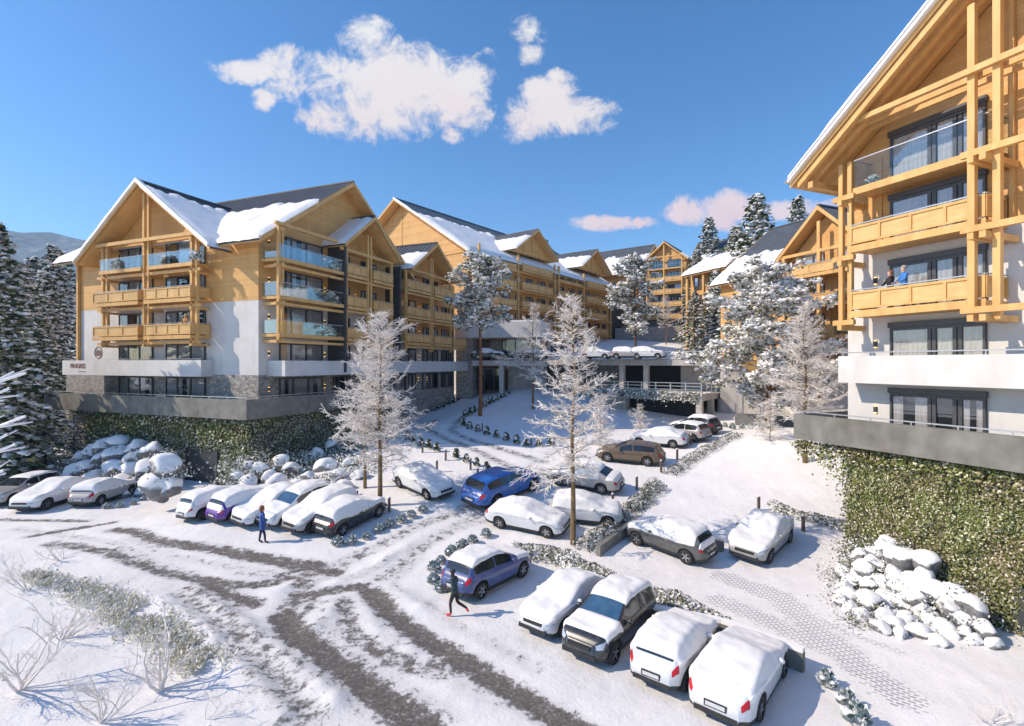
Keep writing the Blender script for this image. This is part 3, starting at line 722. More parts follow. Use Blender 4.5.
def left_terrace():
    """grey terrace band on the ivy-covered podium"""
    F, S = fmap('front'), fmap('side')
    t = empty('terrace', A_O, A_ROT); tag(t, 'long grey concrete terrace parapet running round the left chalet block', 'terrace')
    m = MB(); fbox(m, F, -23.2, 2.5, 3.05, 3.3, 5.35, 6.85); m.box(2.25, 2.5, -3.05, 16.8, 5.35, 6.85); m.box(-23.2, -22.95, -3.05, 8, 5.35, 6.85)
    m.box(-22.95, 2.25, -3.05, -.01, 5.36, 5.75); m.box(.01, 2.25, -.01, 16.8, 5.36, 5.75); m.build('parapet', M['concrete'], t)
    m = MB(); m.box(-23.1, 2.45, -3.22, -3.16, 6.98, 7.03); m.box(2.36, 2.42, -3.16, 16.8, 6.98, 7.03)
    for i in range(14): m.box(-23 + i * 1.95, -22.96 + i * 1.95, -3.21, -3.17, 6.85, 6.98)
    m.build('handrail', M['metal'], t)
    w = empty('ivy_wall', A_O, A_ROT); tag(w, 'frosted ivy wall beneath the grey terrace of the left block, with a dark gate in it', 'ivy wall')
    m = MB(); m.box(-18.2, 1.7, -2.4, -.02, -.6, 5.33); m.box(.0, 1.7, -.02, 16, -.6, 5.33); m.build('retaining_wall', M['concrete_dark'], w)
    m = MB(); ivy_panel(m, fmap('front', -2.4), -18.3, 1.8, -.1, 5.3, 420, .145, 11, hole=(-5.2, -1.7, 2.6))
    ivy_panel(m, fmap('side', 1.7), -2.4, 15, .2, 5.3, 260, .15, 12)
    rn = random.Random(5)
    for _ in range(3200):
        a = rn.uniform(-18.5, 2.2); leaf_quad(m, (a, -2.55 - rn.random() * .5, 5.0 + .35 * rn.random() - .25 * abs(nz(a, 3))), (0, -1, .5), .2, rn)
    m.build('ivy', M['ivy_frosted'], w)
    rn = random.Random(6); m = MB()
    for _ in range(5200):
        a = rn.uniform(-18.4, 2.0); z = 5.25 - abs(rn.gauss(0, .9))
        leaf_quad(m, (a, -2.5 - rn.random() * .3, z), (0, -1, .3), .2, rn)
    m.build('green_ivy', M['ivy'], w)
    m = MB(); m.box(-5.0, -1.6, -2.47, -2.403, -.05, 2.6); m.box(-5.15, -5.0, -2.6, -2.403, -.05, 2.7); m.box(-1.6, -1.45, -2.6, -2.403, -.05, 2.7); m.build('gate', M['fin'], w)
left_terrace()

# ------------------------------------------------------------------ the near-right apartment house (E)
E_O, E_ROT = Vector((16.8, 25.6, 0)), R(22.5)
def house_right():
    h = empty('apartment_building', E_O, E_ROT)
    tag(h, 'large sunlit timber and white plaster block filling the right edge, couple on its balcony', 'building')
    L = fmap('left')
    m = MB(); m.box(0, 14, -16, 0, 5.5, 15.0); m.build('plaster_wall', M['plaster'], h)
    m = MB(); m.prism([(-.02, .01, 15.0), (-.02, -18.01, 15.0), (-.02, -18.01, 19.4), (-.02, -9, 26.3), (-.02, .01, 19.4)], (14, 0, 0)); m.build('timber_wall', M['clad'], h)
    gable_roof(h, 'x', -2.3, 15, -9, 26.85, 10.35, .77, (.0, .98), seed=8, snow_th=.42, soffit='soffit_x', thick=.34, snow_s=(-2.62, 15), ragged=.02, edges=((-2.3, 0, 1),))
    for d in (.85, 1.55, 2.2):
        m = MB()
        for sg, e in ((1, 10.0),):
            z0 = 26.85 - .34 - .12
            m.hexa([(-d - .09, -9, z0 - .34), (-d + .09, -9, z0 - .34), (-d + .09, 1.0, z0 - .34 - 7.7), (-d - .09, 1.0, z0 - .34 - 7.7),
                    (-d - .09, -9, z0), (-d + .09, -9, z0), (-d + .09, 1.0, z0 - 7.7), (-d - .09, 1.0, z0 - 7.7)])
        m.build('rafter', M['beam'], h)
    sp = (0, .215, .26, .47, .53, 1)
    for z0, z1 in ((6.0, 8.2), (9.15, 11.2), (12.05, 14.1), (15.12, 17.1), (18.0, 20.0)):
        window(h, L, -5.62, -2.05, z0, z1, (0, .235, .29, .50, .55, 1))
        mbox('shutter_box', M['frame'], h, L, -5.66, -1.98, .012, .2, z1 + .01, z1 + .26)
    balcony(h, L, -6.25, -1.12, .02, 1.5, 11.98, 'wood', 4, hgt=.98); balcony(h, L, -6.25, -1.12, .02, 1.5, 15.02, 'wood', 4, hgt=.98); balcony(h, L, -6.25, -1.2, .02, 1.35, 17.72, 'glass', hgt=1.32)
    for a in (-5.95, -6.72):
        post(h, L, a, 1.72, 11.2, 23.2, .115)
    for a in (-6.45, -7.4, -8.2): mbox('batten', M['beam'], h, L, a - .07, a + .07, .03, .2, 15.05, 24.0)
    for a in (-.55, -.98): post(h, L, a, 1.25, 11.3, 19.1, .10)
    for z in (11.45, 14.5, 17.35):
        mbox('tie_beam', M['beam'], h, L, -16, -5.7, 1.84, 2.03, z + .02, z + .26)
        mbox('cross_beam', M['beam'], h, L, -6.25, -6.05, .03, 2.3, z - .30, z - .06); mbox('cross_beam', M['beam'], h, L, -6.62, -6.42, .03, 2.3, z - .30, z - .06); mbox('cross_beam', M['beam'], h, L, -.87, -.67, .03, 1.75, z - .30, z - .06)
        mbox('tie_beam', M['beam'], h, L, -1.3, -.3, 1.36, 1.55, z - .05, z + .18)
    mbox('tie_beam', M['beam'], h, L, -16, -.9, 1.84, 2.04, 20.5, 20.72); mbox('tie_beam', M['beam'], h, L, -16, -.8, 1.3, 1.48, 20.45, 20.66); mbox('tie_beam', M['beam'], h, L, -16, -.7, .75, .93, 20.4, 20.6)
    mbox('eave_beam', M['beam'], h, fmap('left'), .25, .5, .0, 2.2, 18.2, 18.5)
    for a in (-1.55,): mbox('batten', M['clad_v'], h, L, a - .12, a + .12, .02, .1, 15.05, 19.3)
    m = MB(); fbox(m, L, -16, -.35, 1.0, 1.22, 8.66, 9.93); fbox(m, L, -16, -.35, .02, 1.0, 8.66, 8.8); fbox(m, L, -.57, -.35, -8, 1.0, 8.66, 9.93); m.build('parapet_band', M['plaster'], h)
    m = MB(); fbox(m, L, -16, -.4, 1.08, 1.13, 10.07, 10.12)
    for i in range(8): fbox(m, L, -.5 - i * 1.4, -.46 - i * 1.4, 1.09, 1.12, 9.93, 10.07)
    m.build('parapet_rail', M['metal'], h)
    for z in (7.4, 10.5, 13.5): wall_lamp(h, L, -1.35, .012, z)
    # terrace band
    t = empty('terrace', E_O, E_ROT); tag(t, 'grey concrete terrace parapet jutting out below the right-hand block', 'terrace')
    m = MB(); fbox(m, L, -16, .95, 2.4, 2.62, 5.85, 7.08); fbox(m, L, .73, .95, -7, 2.4, 5.85, 7.08); fbox(m, L, -16, .73, .02, 2.4, 5.86, 6.0); fbox(m, L, .01, .73, -7, .02, 5.86, 6.0); m.build('parapet', M['concrete'], t)
    m = MB(); fbox(m, L, -16, .9, 2.48, 2.53, 7.2, 7.25); fbox(m, L, .82, .87, -7, 2.48, 7.2, 7.25)
    for i in range(10): fbox(m, L, .5 - i * 1.6, .54 - i * 1.6, 2.49, 2.52, 7.08, 7.2)
    m.build('handrail', M['metal'], t)
    # ivy-covered podium
    w = empty('ivy_wall', E_O, E_ROT); tag(w, 'sunlit green ivy wall beneath the right-hand terrace', 'ivy wall')
    m = MB(); m.box(-1.8, 13.9, -16, -1.3, -.8, 5.84); m.box(.3, 13.9, -1.29, -.02, -.8, 5.84); m.build('retaining_wall', M['ivy_ground'], w)
    m = MB(); ivy_panel(m, fmap('left', -1.8), -10.5, -1.25, -.2, 5.75, 820, .095, 21, th=.4)
    rn = random.Random(9)
    for _ in range(3200):
        a = rn.uniform(-10.5, -.9); zz = 5.75 - abs(rn.gauss(0, .28)); leaf_quad(m, (-1.85 - rn.random() * .5, a, zz), (-1, 0, .6), .14, rn)
    for k in range(11):                                   # strands hanging free at the far corner
        for _ in range(int(60 + 110 * rn.random())):
            leaf_quad(m, (-1.9 - .06 * k + rn.gauss(0, .12), -1.2 + .20 * k + rn.gauss(0, .13), 5.75 - abs(rn.gauss(0, 1.5 / (1 + .35 * k)))), (-1, .3, .5), .14, rn)
    for _ in range(700): leaf_quad(m, (-1.75 + rn.gauss(0, .15), -1.28 + abs(rn.gauss(0, .16 + .12 * abs(nz(0, 0, _ * .01)))), rn.uniform(.2, 5.6)), (0, 1, .3), .13, rn)
    m.build('ivy', M['ivy'], w)
    m = MB(); m.box(-1.95, -1.82, -7.9, -7.22, -.1, 1.7); m.build('gate', M['fin'], w)
house_right()

# ------------------------------------------------------------------ the long block behind (B)
def house_middle():
    h = empty('apartment_building', (-6.3, 76.4, 0), R(-37))
    tag(h, 'long timber chalet block in the middle with a blank sunlit gable end', 'building')
    F, S = fmap('front'), fmap('side')
    m = MB(); m.box(-31, 0, 0, 46, 2, 14.6); m.build('plaster_wall', M['plaster'], h)
    m = MB(); m.prism([(-31, -.02, 14.6), (0.02, -.02, 14.6), (0.02, -.02, 26.2), (-15.2, -.02, 36.1), (-31, -.02, 26.0)], (0, 46.04, 0)); m.build('timber_wall', M['clad'], h)
    gable_roof(h, 'y', -1.6, 47, -15.2, 36.75, 16.6, .65, (.4, .70), seed=13, soffit='soffit_y', snow_th=.4, seams=False, ragged=.10, edges=((-1.6, 0, 1),))
    mbox('batten', M['beam'], h, F, -15.3, -15.05, .03, .1, 26.6, 35.4); mbox('tie_beam', M['beam'], h, F, -20, -1, .03, .12, 26.3, 26.55)
    for c, pk in ((15.8, 32.6), (37.6, 33.0)):
        gable_roof(h, 'x', -11, 1.7, c, pk, 6.4, .67, (.62, .62), seed=int(c), soffit='soffit_x', snow_th=.35, seams=False, ragged=.12)
        gable_wall(h, S, c, 6.0, pk - .45 - 4.02, .67, -.3, .3)
        for a in (c - 2.4, c, c + 2.4): mbox('batten', M['beam'], h, S, a - .1, a + .1, .31, .45, 28.2, pk - .9 - abs(a - c) * .67)
        for z in (25.0, 21.9, 18.8, 15.7): balcony(h, S, c - 4.6, c + 4.6, .05, 1.7, z, 'wood', 4)
    for z in (25.0, 21.9, 18.8, 15.7):
        balcony(h, S, 23.2, 31.6, .05, 1.3, z, 'glass' if z > 24 else 'wood', 4); balcony(h, S, 1.4, 10.0, .05, 1.3, z, 'wood', 4)
        a = .8; i = 0
        while a < 44:
            w = 1.6 + .8 * ((i * 7) % 3) / 2; window(h, S, a, a + w, z + .05, z + 2.2, (0, .5, 1), detail=False); a += w + 1.5; i += 1
        mbox('tie_beam', M['beam'], h, S, .4, 45, 1.1, 1.35, z - .55, z - .3)
    for a in (.6, 10.4, 21.6, 23.0, 32.4, 44.2): post(h, S, a, 1.3, 13.5, 27.4, .16)
    a = 2
    while a < 44: window(h, S, a, a + 2.2, 11.6, 13.8, (0, .5, 1), detail=False); a += 3.4
    m = MB(); m.box(-13.2, -12.2, 39, 40.2, 33, 37.2); m.box(-13.3, -12.1, 38.9, 40.3, 37.2, 37.35); m.build('chimney', M['concrete'], h)
    window(h, F, -4.5, -1.5, 18, 20.2, (0, .5, 1), detail=False)
    # dark glazed link at the far end
    m = MB(); m.box(-6, .6, 46.1, 51, 3, 25.5); m.build('stair_tower', M['fin'], h)
house_middle()

def houses_far():
    F, S, Lf = fmap('front'), fmap('side'), fmap('left')
    # far gable-fronted block
    h = empty('apartment_building', (44.4 * .846, 130 * .846, 1.48), R(-35)); h.scale = (.846,) * 3; tag(h, 'small sunlit gable-fronted chalet farthest up the slope, snowy larch before it', 'building')
    m = MB(); m.box(-10.6, -.2, 0, 16, 10, 27.5); m.box(-.2, 26, 4, 18, 10, 27.5); m.build('plaster_wall', M['concrete'], h)
    m = MB(); m.prism([(-10.6, -.02, 27.5), (-.18, -.02, 27.5), (-.18, -.02, 36.2), (-5.4, -.02, 40.4), (-10.6, -.02, 36.2)], (0, 16, 0)); m.box(-.18, 26, 3.98, 18, 27.5, 36); m.build('timber_wall', M['clad'], h)
    gable_roof(h, 'y', -1.4, 14, -5.4, 41.0, 6.1, .82, (.3, .3), seed=31, soffit='soffit_y', seams=False, snow_th=.35)
    gable_roof(h, 'x', -.2, 27, 11, 42.2, 8.2, .75, (.25, .3), seed=32, barge=True, seams=False)
    for z in (34.0, 30.8, 27.6, 24.4, 21.2):
        if z < 34: balcony(h, F, -9.9, -1.0, .05, 1.3, z, 'wood', 4)
        else: balcony(h, F, -9.9, -1.0, .05, 1.3, z, 'glass', 4)
        window(h, F, -9.4, -6.2, z + .1, z + 2.3, (0, .5, 1), detail=False); window(h, F, -4.9, -1.4, z + .1, z + 2.3, (0, .5, 1), detail=False)
    for a in (-10.0, -5.5, -.9): post(h, F, a, 1.2, 20, 36.4 if a != -5.5 else 40.0, .16)
    mbox('tie_beam', M['beam'], h, F, -10.6, -.3, 1.1, 1.35, 36.9, 37.2)
    m = MB(); m.box(-16, 4, -8, -.05, 9, 18.6); m.build('terrace_podium', M['stone'], h)
    # long snowy roof behind the middle block
    h = empty('apartment_building', (0, 140, 0), R(-37)); tag(h, 'shaded block with a long grey and snowy roof behind the middle block', 'building')
    m = MB(); m.box(8, 35.6, .8, 17.5, 6, 16); m.build('plaster_wall', M['plaster'], h)
    m = MB(); m.prism([(8, .78, 16), (8, 17.5, 16), (8, 17.5, 30.6), (8, 9.4, 38.0), (8, .78, 31.0)], (27.6, 0, 0)); m.build('timber_wall', M['clad'], h)
    gable_roof(h, 'x', 7, 36.8, 9.4, 38.6, 10, .80, (.66, .3), seed=33, seams=False, snow_th=.4, ragged=.35)
    for z in (26.5, 23.4, 20.3, 17.2, 14.1):
        for a0 in (10, 18.6, 27.2): balcony(h, fmap('front', .8), a0, a0 + 7.6, .05, 1.3, z, 'wood', 4); window(h, fmap('front', .78), a0 + .8, a0 + 3.2, z + .1, z + 2.3, (0, .5, 1), detail=False); window(h, fmap('front', .78), a0 + 4.4, a0 + 6.8, z + .1, z + 2.3, (0, .5, 1), detail=False)
    # chalet beyond the right-hand block
    h = empty('apartment_building', (29.6, 54, 0), R(22.5)); tag(h, 'sunlit steep-gabled timber chalet just left of the large right block', 'building')
    m = MB(); m.box(0, 16, -13, 10, 1, 9.0); m.build('plaster_wall', M['plaster'], h)
    m = MB(); m.prism([(0, 10, 9.0), (16, 10, 9.0), (16, 10, 20), (9, 10, 26.4), (0, 10, 19.6)], (0, -23, 0)); m.build('timber_wall', M['clad'], h)
    gable_roof(h, 'y', .8, 10.6, 9, 27.1, 10.0, .78, (.45, .2), seed=41, soffit='soffit_y', seams=False, snow_th=.3, ragged=.08)
    gable_roof(h, 'y', -8.7, .8, 9, 27.1, (8.5, 10.0), .78, (.36, .2), seed=41, soffit='soffit_y', seams=False, snow_th=.3, ragged=.08, barge=False)
    gable_roof(h, 'y', -13, -8.7, 9, 27.1, 10.0, .78, (.45, .2), seed=41, soffit='soffit_y', seams=False, snow_th=.3, ragged=.08)
    gable_roof(h, 'x', -1.5, 8, -3.95, 24.95, 4.7, .95, (.3, .35), seed=42, soffit='soffit_x', snow_th=.25)
    gable_wall(h, Lf, -3.95, 4.2, 20.3, .95, -.3, .05); mbox('timber_wall', M['clad_v'], h, Lf, -8.2, .2, -.2, .04, 9.2, 20.3)
    for z in (18.35, 15.3, 12.25, 9.2):
        balcony(h, Lf, -5.6, -.5, .05, 1.6, z, 'wood', 2); balcony(h, Lf, -8.3, -5.7, .05, 1.6, z, 'glass', 2)
        window(h, Lf, -3.6, -1.3, z + .05, z + 2.25, (0, .5, 1)); window(h, Lf, -7.8, -5.0, z + .05, z + 2.25, (0, .5, 1))
    for a in (-.1, -4.0, -8.2): post(h, Lf, a, 1.35, 6, 20.4 if a != -4.0 else 23.4, .16)
    mbox('tie_beam', M['beam'], h, Lf, -8.4, .4, 1.2, 1.5, 20.4, 20.7)
    a = 1.0
    for z in (16.4, 13.3, 10.2):
        for a in (5.2,): window(h, Lf, a, a + 1.2, z, z + 1.9, (0, .5, 1), detail=False)
    # small chalet between the spruces
    h = empty('apartment_building', (31.0, 88, 0), R(22.5)); tag(h, 'small timber chalet half hidden by spruces, snowy roof on tall posts', 'building')
    m = MB(); m.prism([(0, .4, 9), (12, .4, 9), (12, .4, 25.4), (6, .4, 29), (0, .4, 25.6)], (0, -14, 0)); m.build('timber_wall', M['clad'], h)
    gable_roof(h, 'y', -9.5, .2, 6, 29.2, 8.0, .58, (.72, .3), seed=51, soffit='soffit_y', seams=False, snow_th=.4)
    for a in (-.4, -4.2, -8.4): post(h, Lf, a, 1.4, 9, 25.4, .2)
    for z in (22, 19, 16, 13): window(h, Lf, -2.4, -.6, z, z + 2.1, (0, .5, 1), detail=False); window(h, Lf, -6.0, -4.0, z, z + 2.1, (0, .5, 1), detail=False)
houses_far()

def parking_deck():
    g = empty('parking_deck', (20.1, 54, 0), R(-37)); tag(g, 'two-storey concrete parking deck in shade, cars parked on its snowy roof', 'parking deck')
    F = fmap('front')
    m = MB(); m.box(-13.5, 0, -.2, 9, 5.55, 6.15); m.box(-13.5, 0, -.2, .1, 6.15, 6.6); m.build('lower_slab', M['garage_wall'], g)
    m = MB(); m.box(-30, .0, 5.6, 30, 9.35, 9.95); m.box(-30, 0, 5.4, 5.6, 9.30, 10.0); m.build('upper_slab', M['garage_wall'], g)
    m = MB(); m.box(-29.8, -.2, 5.7, 29.9, 9.951, 10.1); m.box(-13.3, -.2, .3, 5.3, 6.151, 6.3); m.build('snow_layer', M['roof_snow'], g)
    for x, y, z0, z1 in ((-.35, .15, 2, 5.55), (-.35, 4.2, 2, 5.55), (-11.9, 6.0, 5.5, 9.3), (-8.8, 6.4, 5.5, 9.3), (-20, 6, 4, 9.3), (-26, 6, 5, 9.3)):
        m = MB(); m.box(x - .3, x + .3, y - .3, y + .3, z0, z1); m.build('column', M['garage_wall'], g)
    m = MB(); m.box(-13.5, -9.2, 1.2, 2.2, 1.5, 5.54); m.box(-13.5, 0, 10.5, 10.8, 1, 9.3); m.box(-5.4, .0, 9.1, 10.4, 6, 9.3); m.box(-30, -13.5, 14, 14.3, 3, 9.3); m.box(-.02, .28, 5.8, 12, 1, 5.5); m.build('wall', M['garage_wall'], g)
    m = MB(); m.box(-9.15, -.7, 2.6, 2.7, 1, 5.5); m.build('opening_shade_sheet', M['dark'], g); m = MB(); m.box(-13.4, -5.5, 10.3, 10.4, 6.2, 9.3); m.build('opening_shade_sheet', M['dark'], g)  # dark sheets across the bays, painting in their inner shade
    m = MB(); m.box(-13.4, -.3, 1.3, 8.9, 1, 3.35); m.build('garage_floor', M['concrete_dark'], g)
    def rail(x0, x1, y, z, nm='railing', n=8, ax='x'):
        m = MB()
        for dz in (.0, .35, .7): (m.box(x0, x1, y - .03, y + .03, z + .3 + dz, z + .37 + dz) if ax == 'x' else m.box(y - .025, y + .025, x0, x1, z + .3 + dz, z + .34 + dz))
        for i in range(n + 1):
            c = lerp(x0, x1, i / n)
            (m.box(c - .05, c + .05, y - .05, y + .05, z, z + 1.08) if ax == 'x' else m.box(y - .03, y + .03, c - .03, c + .03, z, z + 1.08))
        m.build(nm, M['metal'], g)
    rail(-13.4, -.1, -.05, 6.4); rail(-.02, 9, -.1, 6.2, n=5, ax='y'); rail(-29.9, -.1, 5.5, 9.95, n=18); rail(5.6, 16, -.05, 9.95, n=6, ax='y')
    # stair ramp walls stepping down at the right
    m = MB()
    m.prism([(.3, 5.6, 2), (11, 5.6, 2), (11, 5.6, 3.2), (8.2, 5.6, 3.6), (.3, 5.6, 9.9)], (0, .35, 0)); m.prism([(.3, 9.0, 2), (12, 9, 2), (12, 9, 6), (6.5, 9.0, 6.4), (.3, 9.0, 9.9)], (0, .35, 0)); m.build('ramp_wall', M['garage_wall'], g)
    m = MB(); m.prism([(.35, 6.0, 8.3), (8.2, 6.0, 2.4), (8.2, 6.0, 2.1), (.35, 6.0, 8.0)], (0, 2.9, 0)); m.build('stair', M['concrete'], g)
    m = MB(); m.box(3.5, 14, -1.2, -.9, 1, 4.6); m.build('retaining_wall', M['concrete_dark'], g)
    m = MB(); rn = random.Random(3)
    for _ in range(1700):
        a = rn.uniform(-13.5, -.4); leaf_quad(m, (a, -.25 - abs(rn.gauss(0, .22)), 6.5 - abs(rn.gauss(0, .45))), (0, -1, .7), .26, rn)
    m.build('planting', M['hedge'], g)
    # timber board beside the stair
    b = empty('timber_billboard', (25.8, 55, 4.2), R(-8)); tag(b, 'plain orange timber board on posts beside the deck stair', 'board')
    m = MB(); m.box(-1.2, 1.2, -.06, .06, 4.5, 5.7); m.build('board', M['panel'], b)
    for x in (-.9, .9): m = MB(); m.box(x - .07, x + .07, .07, .2, -1, 5.5); m.build('post', M['metal'], b)
    # entrance pavilion with white canopy
    e = empty('entrance_pavilion', (-8.3, 74, 0), R(-14)); tag(e, 'entrance pavilion with a white canopy and lit windows, behind the tall pine', 'pavilion')
    m = MB(); m.box(0, 12.5, 0, 9, 13.2, 15.4); m.prism([(0, .0, 15.4), (5, 0, 15.4), (0, 0, 16.6)], (0, 9, 0)); m.build('canopy', M['plaster'], e)
    m = MB(); m.box(.1, 12.4, .1, 8.9, 15.41, 15.62); m.build('snow_layer', M['roof_snow'], e)
    m = MB(); m.box(.1, 2.6, .3, 9, 2, 13.2); m.build('stone_wall', M['stone'], e)
    m = MB(); m.box(2.6, 13, .2, 6, 9.2, 9.95); m.box(6.6, 7.2, .3, .9, 4, 9.2); m.build('floor_slab', M['plaster'], e)
    window(e, fmap('front', 2.5), 2.7, 12.3, 10.0, 13.1, (0, .2, .4, .6, .8, 1))
    m = MB(); m.box(2.62, 12.35, 5.4, 5.6, 5, 13.2); m.build('back_wall', M['clad_v'], e)
    window(e, fmap('front', 2.2), 2.7, 6.5, 5.6, 8.9, (0, .3, .7, 1), curtain=False)
    m = MB()
    for i in range(5): m.box(3.2 + i * 2, 3.5 + i * 2, 4.0, 4.3, 12.7, 12.8)
    m.build('ceiling_lamp', M['lamp'], e)
    m = MB(); m.box(7.2, 13, 3, 3.3, 4, 9.2); m.build('wall', M['garage_wall'], e)
parking_deck()

# ------------------------------------------------------------------ trees
def needle(mb, p, d, s, rn, mi=0):
    """a small drooping spray of needles"""
    d = Vector(d).normalized(); side = d.cross(Vector((0, 0, 1)))
    if side.length < .05: side = Vector((1, 0, 0))
    side.normalize(); side.rotate(Quaternion(d, rn.uniform(-.9, .9)))
    p = Vector(p); w = s * rn.uniform(.28, .45)
    mb.face([tuple(p - side * w * .6), tuple(p + d * s * .5 - side * w), tuple(p + d * s), tuple(p + d * s * .45 + side * w)], mi)
def conifer(name, label, h, r, seed, snow=.7, group=None, dens=1.0, sparse_top=.9):
    rn = random.Random(seed); t = empty(name, (0, 0, 0)); tag(t, label, 'tree', group)
    m = MB(); m.path([(0, 0, -2.0), (0, 0, h * .5), (0, 0, h * .97)], [h * .016 + .05, h * .009 + .03, .02], 7); m.build('trunk', M['dark_bark'], t)
    c = MB(); s = MB(); z = h * .06
    while z < h * .985:
        f = z / h; L = r * (1 - f) ** .82 * (.75 + .25 * min(1, f * 6)) + .12; k = max(4, int(7 * dens)) ; ph = rn.uniform(0, 6.28)
        for i in range(k):
            a = ph + 6.283 * i / k + rn.uniform(-.3, .3); l = L * rn.uniform(.6, 1.15)
            rise = lerp(-.28, .55, f ** 1.5)
            n = max(3, int(l / .22)); d0 = Vector((math.cos(a), math.sin(a), 0)); zz = z + rn.uniform(-.12, .12)
            for q in range(1, n + 1):
                u = q / n; p = d0 * (l * u) + Vector((0, 0, zz + l * (rise * u - .30 * u * u + .12 * u ** 3)))
                sp = .20 * (1.25 - .75 * u) * max(.5, l ** .5); ss = .44 * (.75 + .35 * (1 - f))
                for _ in range(2 if q < n else 3):
                    o = Vector((rn.gauss(0, sp), rn.gauss(0, sp), rn.gauss(-.05, .07)))
                    dd = d0 + Vector((rn.uniform(-.9, .9), rn.uniform(-.9, .9), rn.uniform(-.75, .05)))
                    needle(c, p + o, dd, ss * rn.uniform(.7, 1.2), rn)
                if rn.random() < snow * (.45 + .65 * u) or (q == n and rn.random() < snow):
                    w = .20 * rn.uniform(.6, 1.4) * (.7 + .5 * (1 - f)); s.blob(p + Vector((rn.gauss(0, .08), rn.gauss(0, .08), .07)), (w, w, w * .38), rn=rn, k=5, rings=2, jit=.4)
        z += max(.26, .052 * h * (1 - f) ** .6) / dens ** .5
    c.build('crown', M['needles'], t)
    if s.f: s.build('snow_cover', M['snow'], t, smooth=True)['kind'] = 'stuff'
    return t
def pine(name, label, h, crown0, r, seed, snow=.6, mat='pine_needles', lean=0.0, bark='pine_bark', n_br=46, tr=.2):
    rn = random.Random(seed); t = empty(name, (0, 0, 0)); tag(t, label, 'tree')
    m = MB(); pts = [Vector((lean * f * f * h + .08 * math.sin(f * 6), .06 * math.sin(f * 4 + 1), f * h - (.5 if f == 0 else 0))) for f in [i / 8 for i in range(9)]]
    m.path(pts, [lerp(tr, .04, i / 8) for i in range(9)], 8)
    c = MB(); s = MB()
    for i in range(n_br):
        f = crown0 + (1 - crown0) * (i / n_br) ** .9; u = (f - crown0) / (1 - crown0)
        env = r * math.sqrt(max(.05, 1 - .93 * u ** 2.2)) * (.55 + .45 * min(1, u * 4)); a = i * 2.4 + rn.uniform(-.9, .9); l = env * rn.choice((rn.uniform(.35, .7), rn.uniform(.7, 1.2)))
        b0 = Vector((lean * f * f * h, 0, f * h)); d = Vector((math.cos(a), math.sin(a), .18 + .35 * u)).normalized()
        mid = b0 + d * l * .55; end = b0 + d * l + Vector((0, 0, -.10 * l))
        m.path([b0, mid, end], [.05, .035, .015], 4)
        for j in range(max(2, int(l / .42))):
            p = b0.lerp(end, rn.uniform(.35, 1.05)) + Vector((rn.gauss(0, .3), rn.gauss(0, .3), rn.gauss(0, .14)))
            cr = rn.uniform(.32, .6)
            for _ in range(30):
                o = Vector((rn.gauss(0, 1), rn.gauss(0, 1), rn.gauss(0, .65))).normalized() * cr * rn.random() ** .4
                needle(c, p + o * .7, o + Vector((0, 0, .1)), .34, rn)
            for _ in range(7):
                if rn.random() < snow:
                    w = rn.uniform(.10, .30); s.blob(p + Vector((rn.gauss(0, cr * .5), rn.gauss(0, cr * .5), cr * rn.uniform(.1, .5))), (w, w * rn.uniform(.7, 1.2), w * .45), rn=rn, k=5, rings=2, jit=.35)
    m.build('trunk', M[bark], t); c.build('crown', M[mat], t)
    if s.f: s.build('snow_cover', M['snow'], t, smooth=True)['kind'] = 'stuff'
    return t
